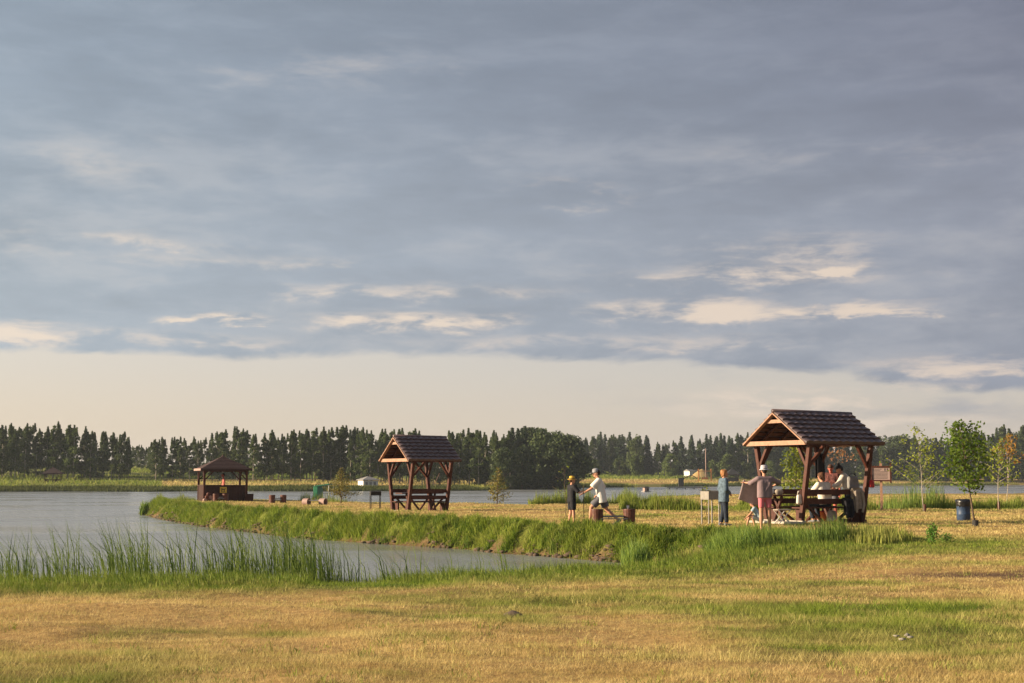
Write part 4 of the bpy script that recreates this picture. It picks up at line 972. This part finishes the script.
heap('earth_mound', 'small dark earth mound in the foreground grass right of centre', 'mound', onp(513, 17.3, .02), .14, .1, .06, M['bark'])
# support stakes
for px, D in ((924, 57.6), (998, 60.6)):
    o = root('sapling_guard', 'dark guard around the foot of the '+('thin sparse lime-green sapling' if px < 950 else 'yellowing sapling at the far right edge'), 'tree guard', onp(px, D)); MB().lathe([(.06, 0), (.06, .35), (.05, .35), (.05, 0)], n=10).build('sleeve', M['rust'], o)
o = root('sapling_guard', 'dark guard around the foot of the leaning sapling', 'tree guard', onp(974, 40.15)); MB().lathe([(.09, 0), (.09, .16), (.07, .17), (.07, 0)], n=10).build('sleeve', M['iron'], o)

# ------------------------------------------------------------------ people
def V(*a): return Vector(a)
def base_joints():
    J = dict(pel=V(0, 0, .93), che=V(0, 0, 1.27), nek=V(0, .01, 1.42), hed=V(0, .03, 1.575))
    for s, n in ((-1, 'L'), (1, 'R')):
        J['sh'+n] = V(s*.175, 0, 1.37); J['el'+n] = V(s*.235, -.02, 1.10); J['wr'+n] = V(s*.25, .06, .86)
        J['hi'+n] = V(s*.09, 0, .90); J['kn'+n] = V(s*.10, .02, .49); J['an'+n] = V(s*.10, -.02, .085)
    return J
def person(label, loc, rz, h, over, clothes, skin='skin', hair='hair_b', hair_kind='short', look=0.0, nod=0.0, shoes='sole', fem=0, toe=None):
    """one continuous body; hair and garments are its children. Faces local +y."""
    k = h/1.70; J = base_joints(); J.update({a: Vector(b) for a, b in over.items()}); J = {a: b*k for a, b in J.items()}
    w = .92 if fem else 1
    mb = MB(); ax = (0, 1, 0)
    pel, che, nek, hed = J['pel'], J['che'], J['nek'], J['hed']
    sdv = (J['shR']-J['shL']).normalized(); fw = Vector((0, 0, 1)).cross(sdv); fw = fw if fw.length > .2 else V(0, 1, 0)
    for s in (-1, 1):
        mb.capsule(pel+sdv*s*.055*k, che+sdv*s*.075*k, .105*k, .105*k*w, squash=.82, axis=fw)
    mb.capsule(J['hiL'], J['hiR'], .085*k, .085*k); mb.capsule(J['shL'], J['shR'], .055*k*w, .055*k*w)
    mb.capsule(che, nek, .09*k, .055*k); mb.capsule(nek, hed+(nek-hed)*.35, .052*k, .05*k)
    hd = MB()                                              # the head: skull, jaw, nose, ears
    F_ = Matrix.Rotation(look, 3, 'Z') @ Matrix.Rotation(nod, 3, 'X')
    def hp_(x, y, z): return hed+F_@Vector((x, y, z))*k
    mb.capsule(hp_(0, -.02, .025), hp_(0, .015, .025), .082*k, .078*k, squash=.92, axis=F_@V(0, 0, 1)); mb.capsule(hp_(0, .03, -.04), hp_(0, .055, -.065), .055*k, .036*k)
    mb.capsule(hp_(0, .085, .015), hp_(0, .108, -.02), .010*k, .015*k, n=8); mb.capsule(hp_(-.018, .085, -.055), hp_(.018, .085, -.055), .009*k, .009*k, n=8)
    for s in (-1, 1):
        mb.capsule(hp_(s*.078, -.005, .02), hp_(s*.082, -.005, -.02), .014*k, .011*k, n=8); mb.capsule(hp_(s*.03, .074, .033), hp_(s*.04, .072, .033), .011*k, .010*k, n=8)
    for n, s in (('L', -1), ('R', 1)):
        mb.capsule(J['sh'+n], J['el'+n], .048*k*w, .037*k*w); mb.capsule(J['el'+n], J['wr'+n], .038*k*w, .024*k*w)
        d = (J['wr'+n]-J['el'+n]).normalized(); sd_ = d.cross(V(0, 0, 1)); sd_ = sd_.normalized() if sd_.length > .2 else V(0, 1, 0); up = sd_.cross(d)
        wr = J['wr'+n]; mb.capsule(wr+d*.01*k, wr+d*.07*k, .026*k, .036*k, squash=.55, axis=sd_.cross(d))
        for i, (o_, L) in enumerate(((-.027, .062), (-.009, .075), (.009, .070), (.027, .055))):
            a = wr+d*.075*k+sd_*o_*k; b = a+d*L*.5*k; c = b+(d*.8-up*.6).normalized()*L*.5*k
            mb.capsule(a, b, .0098*k, .009*k, n=7); mb.capsule(b, c, .009*k, .0078*k, n=7)
        a = wr+d*.03*k-sd_*.028*k; mb.capsule(a, a+(d*.6-sd_*.8)*.035*k, .012*k, .0105*k, n=7); mb.capsule(a+(d*.6-sd_*.8)*.035*k, a+(d*1.3-sd_*.9)*.045*k, .0105*k, .009*k, n=7)
        mb.capsule(J['hi'+n], J['kn'+n], .082*k, .055*k); mb.capsule(J['kn'+n], J['kn'+n].lerp(J['an'+n], .3), .053*k, .056*k); mb.capsule(J['kn'+n].lerp(J['an'+n], .3), J['an'+n], .055*k, .034*k)
        tv = Vector(toe[n]) if toe and n in toe else V(0, 1, -.25); tv.normalize()
        mb.capsule(J['an'+n]-tv*.03*k+V(0, 0, -.03)*k, J['an'+n]+tv*.15*k+V(0, 0, -.015)*k, .038*k, .032*k)
    o = meshobj('person', fuse(mb, .0105*max(.8, k), 2), M[skin]); o.location = loc; o.rotation_euler = (0, 0, rz); prop(o, label, 'person')
    # hair
    hb = MB()
    if hair_kind:
        hb.capsule(hp_(0, -.035, .045), hp_(0, .01, .055), .086*k, .080*k, squash=.95, axis=F_@V(0, 0, 1)); hb.capsule(hp_(0, -.055, .0), hp_(0, -.05, .04), .066*k, .07*k)
        if hair_kind == 'full':
            for s in (-1, 1): hb.capsule(hp_(s*.055, -.02, .03), hp_(s*.06, -.035, -.04), .05*k, .035*k)
            hb.capsule(hp_(0, .03, .085), hp_(0, -.06, .07), .05*k, .06*k); hb.capsule(hp_(0, -.07, .02), hp_(0, -.06, -.07), .055*k, .04*k)
        if hair_kind == 'bun': hb.capsule(hp_(0, -.05, .13), hp_(0, -.06, .155), .04*k, .035*k)
        if hair_kind == 'long': hb.capsule(hp_(0, -.07, .02), hp_(0, -.07, -.12), .065*k, .045*k)
        meshobj('hair', fuse(hb, .012, 2), M[hair], o)
    ey = MB()
    for s in (-1, 1): ey.capsule(hp_(s*.034, .083, .030), hp_(s*.040, .081, .030), .006*k, .006*k, n=6)
    ey.build('eyes', M['ink'], o, True)
    # garments
    for g in clothes:
        kind, m = g[0], g[1]; c = MB()
        if kind == 'top':
            slv, hem, pad, fl = g[2], g[3], g[4]*k, g[5]*k
            dn = (pel-che).normalized(); hm = pel+dn*hem*k
            for s in (-1, 1): c.capsule(che+sdv*s*.075*k, hm+sdv*s*.06*k, .112*k*w+pad, .11*k+pad+fl, flat1=True, squash=.86, axis=fw)
            c.capsule(J['shL'], J['shR'], .062*k+pad*.6, .062*k+pad*.6); c.capsule(che, nek+(che-nek)*.2, .10*k+pad*.5, .072*k, flat1=True)
            for n in 'LR':
                e = J['el'+n]
                if slv <= 1: p = J['sh'+n].lerp(e, slv); c.capsule(J['sh'+n], p, .062*k+pad*.7, .058*k+pad*1.1, flat1=True)
                else:
                    p = e.lerp(J['wr'+n], slv-1); c.capsule(J['sh'+n], e, .062*k+pad*.7, .050*k+pad*.7); c.capsule(e, p, .050*k+pad*.7, .040*k+pad*.7, flat1=True)
            rgc = random.Random(len(label)); 
            for i in range(7):                             # folds
                t = rgc.random(); a = che.lerp(hm, t)+sdv*rgc.uniform(-.14, .14)*k+fw*rgc.choice((-1, 1))*(.085*k+pad); c.capsule(a, a+dn*.12*k+sdv*rgc.uniform(-.08, .08)*k, .018*k, .012*k, n=8)
            nm = 'jacket' if m == 'denim' else 'shirt'
        elif kind == 'legs':
            fr, pad = g[2], g[3]*k
            c.capsule(J['hiL'], J['hiR'], .100*k+pad, .100*k+pad); c.capsule(pel, pel.lerp(che, .28), .115*k+pad*.5, .11*k+pad*.3, flat1=True)
            for n in 'LR':
                if fr <= 1: c.capsule(J['hi'+n], J['hi'+n].lerp(J['kn'+n], fr), .092*k+pad, .092*k-.026*fr*k+pad*1.3, flat1=True)
                else: c.capsule(J['hi'+n], J['kn'+n], .092*k+pad, .064*k+pad); c.capsule(J['kn'+n], J['kn'+n].lerp(J['an'+n], fr-1), .064*k+pad, .046*k+pad, flat1=True)
            nm = 'shorts' if fr <= 1 else 'trousers'
        elif kind == 'shoes':
            nm = 'shoe'
            for n in 'LR':
                c1 = MB(); tv = Vector(toe[n]) if toe and n in toe else V(0, 1, -.25); tv.normalize()
                c1.capsule(J['an'+n]-tv*.04*k+V(0, 0, -.03)*k, J['an'+n]+tv*.16*k+V(0, 0, -.018)*k, .047*k, .040*k); meshobj('shoe', fuse(c1, .013, 1), M[m], o)
            continue
        elif kind == 'hat':
            nm = 'hat'; sty = g[2]; T = lambda x, y, z: tuple(hp_(x, y, z)); c2 = MB()
            if sty == 'bucket': prof = [(.125, .03), (.13, .028), (.135, .034), (.100, .062), (.096, .10), (.090, .145), (.07, .16), (0, .163)]
            elif sty == 'wide': prof = [(.02, .05), (.165, .040), (.17, .046), (.100, .066), (.096, .10), (.088, .15), (.07, .165), (0, .168)]
            else: prof = [(.088, .03), (.096, .03), (.099, .06), (.092, .11), (.065, .145), (0, .158)]
            c2.lathe(prof, n=20)
            if sty == 'cap': c2.box((0, .125, .048), (.13, .11, .014))
            c2.v = [T(x, y-.012*(sty != 'cap'), z) for x, y, z in c2.v]; c2.build('hat', M[m], o, True)
            if len(g) > 3:
                c3 = MB().lathe([(.101, .062), (.104, .064), (.1, .088), (.098, .09)], n=20); c3.v = [T(x, y-.012, z) for x, y, z in c3.v]; c3.build('hat_band', M[g[3]], o, True)
            continue
        elif kind == 'collar':
            nm = 'collar'; c.capsule(nek+V(0, -.01, -.03)*k, nek+V(0, 0, .015)*k, .078*k, .070*k, flat0=True, flat1=True)
        meshobj(nm, fuse(c, .016, 3), M[m], o)
    return o
# woman in denim, arms folded low in front, looking right
person('person in a washed denim jacket and dark jeans standing beside the pale grill', onp(723.5, 39.2, .0), R(-78), 1.55,
    dict(elL=(-.26, -.03, 1.10), elR=(.26, -.03, 1.10), wrL=(-.07, .15, 1.02), wrR=(.05, .17, .98), anL=(-.11, -.06, .085), anR=(.11, .04, .085)),
    [('top', 'denim', 1.9, .20, .034, .02), ('legs', 'jeans', 1.92, .016), ('shoes', 'sole'), ('collar', 'denim')], hair='hair_r', hair_kind='full', fem=1, look=R(-6))
# woman in hat and pink shorts, back to the camera, spreading a blanket
pw = onp(764.5, 36.6)
person('person in pale hat, mauve top and pink shorts, seen from behind with a blanket', pw, R(6), 1.64,
    dict(shL=(-.17, 0, 1.37), shR=(.17, 0, 1.37), elL=(-.34, .08, 1.26), wrL=(-.46, .24, 1.27), elR=(.40, .05, 1.27), wrR=(.34, .27, 1.20), knL=(-.10, .02, .49), anL=(-.12, -.03, .085), knR=(.11, .0, .49), anR=(.13, .02, .085)),
    [('top', 'mauve', 1.45, .06, .026, .015), ('legs', 'pink', .72, .0), ('hat', 'hatg', 'bucket')], hair='hair_d', hair_kind='short', fem=1, shoes=None)
def sheet(name, corners, m, label, cat, nu=22, nv=16, amp=.03, th=.008, seed=0, sag=0):
    a, b, c, d = (Vector(q) for q in corners); mb = MB(); rg = random.Random(seed); ph = [rg.uniform(0, 6) for _ in range(4)]
    nr = (b-a).cross(d-a).normalized(); pts = []
    for side in (1, -1):
        for j in range(nv+1):
            for i in range(nu+1):
                u, v = i/nu, j/nv; p = a.lerp(b, u).lerp(d.lerp(c, u), v)
                q = math.sin(u*9+ph[0]+v*1.5)*.5+math.sin(u*17+ph[1]-v*2)*.25+math.sin(u*5+v*4+ph[2])*.4
                pts.append(p+nr*(q*amp*(.3+.8*v)+side*th/2)+Vector((0, 0, -sag*math.sin(math.pi*u)*(1-.4*v))))
    k = nu+1; n = (nv+1)*k; f = []
    for j in range(nv):
        for i in range(nu): q = j*k+i; f.append((q, q+1, q+k+1, q+k)); f.append((n+q, n+q+k, n+q+k+1, n+q+1))
    ring = list(range(k))+[j*k+nu for j in range(1, nv+1)]+[nv*k+i for i in range(nu-1, -1, -1)]+[j*k for j in range(nv-1, 0, -1)]
    for i in range(len(ring)): x_, y_ = ring[i], ring[(i+1) % len(ring)]; f.append((x_, n+x_, n+y_, y_))
    mb.add(pts, f); return prop(mb.build(name, m, None, True), label, cat)
B = lambda x, y, z: pw+Matrix.Rotation(R(6), 3, 'Z')@Vector((x, y, z))
sheet('blanket', (B(-.48, .30, 1.30), B(.30, .36, 1.19), B(.20, .42, .58), B(-.60, .36, .80)), M['blanket'], 'taupe blanket held stretched out by the person in the pale hat', 'blanket', sag=.05)
# child crouching behind the blanket
person('child in a pale blue top crouching low behind the blanket', onp(757, 37.9), R(75), 1.15,
    dict(pel=(0, -.12, .40), che=(0, .08, .70), nek=(0, .14, .84), hed=(0, .20, .98), shL=(-.17, .11, .80), shR=(.17, .11, .80), elL=(-.25, .25, .60), wrL=(-.18, .42, .45), elR=(.25, .25, .60), wrR=(.16, .42, .42),
         hiL=(-.1, -.10, .38), knL=(-.16, .30, .52), anL=(-.16, .42, .09), hiR=(.1, -.10, .38), knR=(.16, .22, .50), anR=(.17, .12, .09)),
    [('top', 'lblue', .6, .04, .016, .0), ('legs', 'shortg', .7, .01)], hair='hair_b', hair_kind='full', fem=1, nod=R(-20))
# boy in yellow hat
pb_ = onp(571.5, 40.3)
person('child in a yellow straw hat with black shirt and shorts holding a thin rod', pb_, R(-62), 1.36,
    dict(elL=(-.20, .18, 1.36), wrL=(-.10, .05, 1.60), elR=(.30, .12, 1.16), wrR=(.14, .40, 1.20), anL=(-.09, -.06, .085), anR=(.10, .05, .085)),
    [('top', 'black', .95, .10, .018, .01), ('legs', 'black', .85, .022), ('hat', 'straw', 'wide', 'ink'), ('shoes', 'sole')], hair='hair_b', hair_kind='short', look=R(-10))
rd = root('fishing_rod', 'thin rod held upright between the boy and the striding man', 'fishing rod', pb_+Vector((.345, .06, 0)), 0)
MB().tube([(.01, 0, -.02), (.0, 0, .45), (-.01, 0, .95)], [.012, .010, .007], 7).build('rod_blank', M['iron'], rd, True); MB().tube([(-.009, 0, .88), (-.013, 0, 1.12)], .016, 8).build('handle', M['hay'], rd, True)
# man striding left
person('person in a white t-shirt, grey shorts and patterned cap striding left with one arm out', onp(600.5, 40.9), R(84), 1.72,
    dict(pel=(0, -.02, .80), che=(0, .03, 1.14), nek=(0, .07, 1.30), hed=(0, .12, 1.45), shL=(-.18, .05, 1.25), shR=(.18, .05, 1.25), elL=(-.24, .25, 1.03), wrL=(-.20, .48, .90), elR=(.27, -.08, 1.00), wrR=(.22, .10, .86),
         hiL=(-.09, -.01, .78), knL=(-.10, .26, .50), anL=(-.10, .30, .085), hiR=(.09, -.03, .78), knR=(.11, -.16, .44), anR=(.11, -.50, .14)),
    [('top', 'tee', .85, .17, .034, .025), ('legs', 'shortg', .82, .03), ('hat', 'capm', 'cap'), ('shoes', 'sole')], hair='hair_d', hair_kind='short', nod=R(-14), toe={'R': (0, .8, -.6)})
# at the table
seat = dict(pel=(0, 0, .58), che=(0, .06, .92), nek=(0, .10, 1.07), hed=(0, .14, 1.22), shL=(-.18, .08, 1.02), shR=(.18, .08, 1.02), elL=(-.26, .22, .80), wrL=(-.16, .44, .86), elR=(.26, .22, .80), wrR=(.16, .44, .86),
    hiL=(-.1, 0, .55), knL=(-.12, .42, .52), anL=(-.12, .34, .09), hiR=(.1, 0, .55), knR=(.12, .42, .52), anR=(.12, .38, .09))
person('person in a cream t-shirt sitting on the near bench with back to the camera', L1(-.12, -.60, -.02), RZ1+R(4), 1.88, seat,
    [('top', 'tee_s', .8, .08, .03, .01), ('legs', 'jeans', 1.9, .014), ('shoes', 'sole')], hair='hair_b', hair_kind='full', nod=R(-12))
person('person in a white shirt with dark hair in a bun leaning over the table end', L1(1.33, -.05, 0), R(72), 1.78,
    dict(che=(0, .08, 1.22), nek=(0, .16, 1.36), hed=(0, .24, 1.48), shL=(-.18, .12, 1.31), shR=(.18, .12, 1.31), elL=(-.28, .25, 1.08), wrL=(-.2, .48, .98), elR=(.28, .22, 1.06), wrR=(.2, .46, .95)),
    [('top', 'tee_s', 1.7, .12, .035, .01), ('legs', 'jeans', 1.9, .02), ('shoes', 'sole')], hair='hair_d', hair_kind='bun', fem=1, nod=R(-28))
person('person with a sunburnt face in a dark patterned shirt standing behind the table', onp(831.5, 45.2), R(150), 1.84,
    dict(hed=(0, .07, 1.56)), [('top', 'floral', .9, .1, .03, .01), ('legs', 'shortg', .9, .03), ('shoes', 'sole')], skin='skin_r', hair='hair_b', hair_kind='short', nod=R(-24))
gq = g1+Matrix.Rotation(R(20), 3, 'Z')@Vector((.15, .55, 0))
person('bare-chested person in pink shorts standing inside the dark gazebo', gq, R(110), 1.72, {}, [('legs', 'pink', .8, .02)], skin='skin_r', hair='hair_d', hair_kind='short')

# ------------------------------------------------------------------ belongings
def flatbag(name, label, cat, loc, rz, w, d, h, m, trim='iron', strap=.2, tilt=0):
    o = root(name, label, cat, loc, rz); mb = MB()
    for sx in (-1, 1): mb.capsule((sx*(w/2-d/2), 0, d/2), (sx*(w/2-d/2)*.9, tilt, h-d/2), d/2, d/2*.8)
    mb.capsule((-(w/2-d/2), 0, d/2), (w/2-d/2, 0, d/2), d/2, d/2); mb.capsule((-(w/2-d/2)*.9, tilt, h-d/2), ((w/2-d/2)*.9, tilt, h-d/2), d/2*.8, d/2*.8); mb.box((0, tilt/2, h/2), (w-d, d*.9, h-d))
    meshobj('bag_body', fuse(mb, .014, 4), M[m], o)
    if strap: MB().tube([(-w*.3, tilt, h*.95), (-w*.16, tilt, h+strap), (w*.16, tilt, h+strap), (w*.3, tilt, h*.95)], .012, 6).build('strap', M[trim], o, True)
    return o
def drape(name, label, loc, rz, w, front, back, m, seed=1, sleeves=True):
    """a garment folded over a rail: hangs down both sides"""
    o = root(name, label, 'jacket', loc, rz); mb = MB(); nu, nv = 18, 26; rg = random.Random(seed); ph = [rg.uniform(0, 6) for _ in range(3)]; P = []
    for side in (0, .014):
        for j in range(nv+1):
            t = j/nv; L = front+back; s_ = t*L
            for i in range(nu+1):
                u = i/nu; x = (u-.5)*w*(1+.12*math.sin(3*t+ph[0])); rp = .035*math.sin(u*13+ph[1])+.02*math.sin(u*27+ph[2])
                if s_ < front: y = -.05-rp*(front-s_)/front*1.0-side; z = -(front-s_)*(1+.06*math.sin(u*5+ph[0]))
                else: y = .05+rp*(s_-front)/back+side; z = -(s_-front)
                if abs(s_-front) < L/nv: y = 0; z = .03+side
                P.append((x, y, z))
    k = nu+1; n = (nv+1)*k
    f = [(j*k+i, j*k+i+1, (j+1)*k+i+1, (j+1)*k+i) for j in range(nv) for i in range(nu)]; f += [tuple(n+q for q in g[::-1]) for g in f]
    ring = list(range(k))+[j*k+nu for j in range(1, nv+1)]+[nv*k+i for i in range(nu-1, -1, -1)]+[j*k for j in range(nv-1, 0, -1)]
    f += [(ring[i], ring[(i+1) % len(ring)], n+ring[(i+1) % len(ring)], n+ring[i]) for i in range(len(ring))]
    mb.add(P, f); mb.build('jacket_body', m, o, True)
    if sleeves:
        for sx in (-1, 1):
            c = MB(); c.capsule((sx*w*.33, -.09, -.08), (sx*w*.36+.02, -.12, -front*.75), .05, .042, flat1=True); c.capsule((sx*w*.36+.02, -.12, -front*.75), (sx*w*.28, -.10, -front*1.12), .043, .035, flat1=True); meshobj('sleeve', fuse(c, .014, 2), m, o)
    return o
rail = .975
drape('draped_jacket', 'khaki jacket draped over the right end of the near backrest rail of the shelter', L1(.78, -.955, rail), RZ1, .40, .60, .25, M['khaki'], 3)
drape('draped_jacket', 'black jacket draped low beside the khaki jacket on the near backrest rail', L1(.40, -.93, .70), RZ1, .34, .50, .2, M['black'], 5)
flatbag('shoulder_bag', 'grey padded bag leaning against the right front post of the shelter', 'bag', L1(1.18, -.42, .98), RZ1+R(-4), .44, .13, .40, 'grey', strap=.05, tilt=.04)
ct = root('camp_table', 'small dark camp table carrying the grey padded bag', 'camp table', L1(1.18, -.42, 0), RZ1); MB().box((0, 0, .96), (.46, .26, .03)).build('tabletop', M['iron'], ct, bevel=.01)
for sx in (-1, 1): MB().beam((sx*.2, -.1, 0), (sx*.2, .1, .95), .025, .025).build('leg', M['iron'], ct)
flatbag('red_bag', 'small red and black bag hanging on the outer side of the right front post', 'bag', L1(1.32, -1.02, 1.02), RZ1, .20, .10, .24, 'red', strap=.14)
drape('hanging_jacket', 'dark jacket hanging from a brace at the back right post', L1(1.1, .92, 2.02), RZ1+R(10), .30, .80, .70, M['black'], 8, False)
flatbag('white_bag', 'white plastic bag on the ground under the shelter table', 'bag', L1(.42, -.28, 0), RZ1, .36, .2, .38, 'wbag', 'wbag', .05)
flatbag('cloth_bag', 'cream cloth bag hanging on the left front post of the shelter', 'bag', L1(-1.30, -.78, .55), RZ1, .20, .12, .30, 'tee_s', 'tee_s', .08)
flatbag('picnic_bag', 'white bag standing on the left end of the shelter table', 'bag', L1(-1.60, .05, .825), RZ1+R(20), .22, .14, .18, 'wbag', 'wbag', .03)
flatbag('picnic_bag', 'grey bundle lying on the near bench end behind the blanket', 'bag', L1(-1.45, -.10, .825), RZ1-R(20), .26, .16, .12, 'khaki', 'khaki', 0)
cr = root('food_crate', 'orange plastic food box on the shelter table', 'food box', L1(.22, -.12, .825), RZ1)
MB().box((0, 0, .07), (.40, .26, .13)).build('box_body', M['orange'], cr, bevel=.015); MB().box((0, 0, .145), (.42, .28, .022)).build('lid', M['red'], cr, bevel=.006)
gr_ = root('food_crate', 'orange crate on the ground below the table beside the white bag', 'crate', L1(.45, .18, .0), RZ1)
MB().box((0, 0, .16), (.42, .3, .30)).build('box_body', M['orange'], gr_, bevel=.015); MB().box((0, 0, .32), (.44, .32, .022)).build('lid', M['red'], gr_, bevel=.006)
flatbag('green_bag', 'small green bag on the table beside the orange food box', 'bag', L1(.56, -.10, .825), RZ1, .22, .12, .15, 'green', 'green', .03)
def bottle(label, loc, m):
    o = root('bottle', label, 'bottle', loc); MB().lathe([(0, 0), (.035, 0), (.038, .02), (.038, .16), (.015, .21), (.014, .25), (0, .25)], n=14).build('bottle_body', M[m], o, True); MB().lathe([(.017, .245), (.017, .275), (0, .276)], n=12).build('cap', M['blue'], o, True)
bottle('white bottle on the table beside the green bag', L1(.68, .16, .825), 'white'); bottle('dark green bottle near the middle of the shelter table', L1(-.3, .12, .825), 'dgreen')
cs_ = root('camp_stool', 'low white folding stool left of the shelter under its table end', 'stool', L1(-1.75, -.55, 0), R(15))
MB().box((0, 0, .40), (.42, .34, .04)).build('seat', M['khaki'], cs_, bevel=.012)
for s in (-1, 1):
    MB().beam((-.18, s*.15, 0), (.17, s*.15, .38), .022, .022).build('leg', M['white'], cs_); MB().beam((.18, s*.165, 0), (-.17, s*.165, .38), .022, .022).build('leg', M['white'], cs_)
fb = root('paving_slab', 'pale slab on the ground at the left gable end of the shelter', 'slab', L1(-1.55, 0, .03), RZ1); MB().box((0, 0, 0), (.5, 1.9, .07)).build('slab_body', M['concrete'], fb, bevel=.01)
# beside the gazebo
ub = root('stacked_firewood', 'small heap of firewood logs at the left front corner of the dark gazebo', 'firewood', onp(208, 84), R(20))
for i, (X, Z) in enumerate(((-.16, .1), (.06, .1), (.26, .1), (-.04, .28), (.16, .28), (.05, .45))): MB().tube([(X, -.2, Z), (X, .22, Z)], .10, 10).build('log', M['rust'] if i % 2 else M['trim'], ub)
o = root('wooden_box', 'dark box on the ground at the right front corner of the dark gazebo', 'box', onp(249, 85.6), R(20)); MB().box((0, 0, .22), (.5, .45, .44)).build('box_body', M['panel'], o, bevel=.01); MB().box((0, 0, .455), (.54, .49, .03)).build('lid', M['shingle'], o)

# ------------------------------------------------------------------ the air between here and the forest
hm = bpy.data.materials.new('haze'); hm.use_nodes = True; nt = hm.node_tree; nt.nodes.clear()
pv = N(nt, 'ShaderNodeVolumePrincipled'); pv.inputs['Color'].default_value = (.80, .88, 1, 1); pv.inputs['Density'].default_value = .00016; pv.inputs['Anisotropy'].default_value = .2
nt.links.new(pv.outputs[0], N(nt, 'ShaderNodeOutputMaterial').inputs['Volume'])
prop(MB().box((0, 0, 15), (3700, 3700, 37)).build('haze', hm), kind='stuff')
SC.cycles.volume_bounces = 0
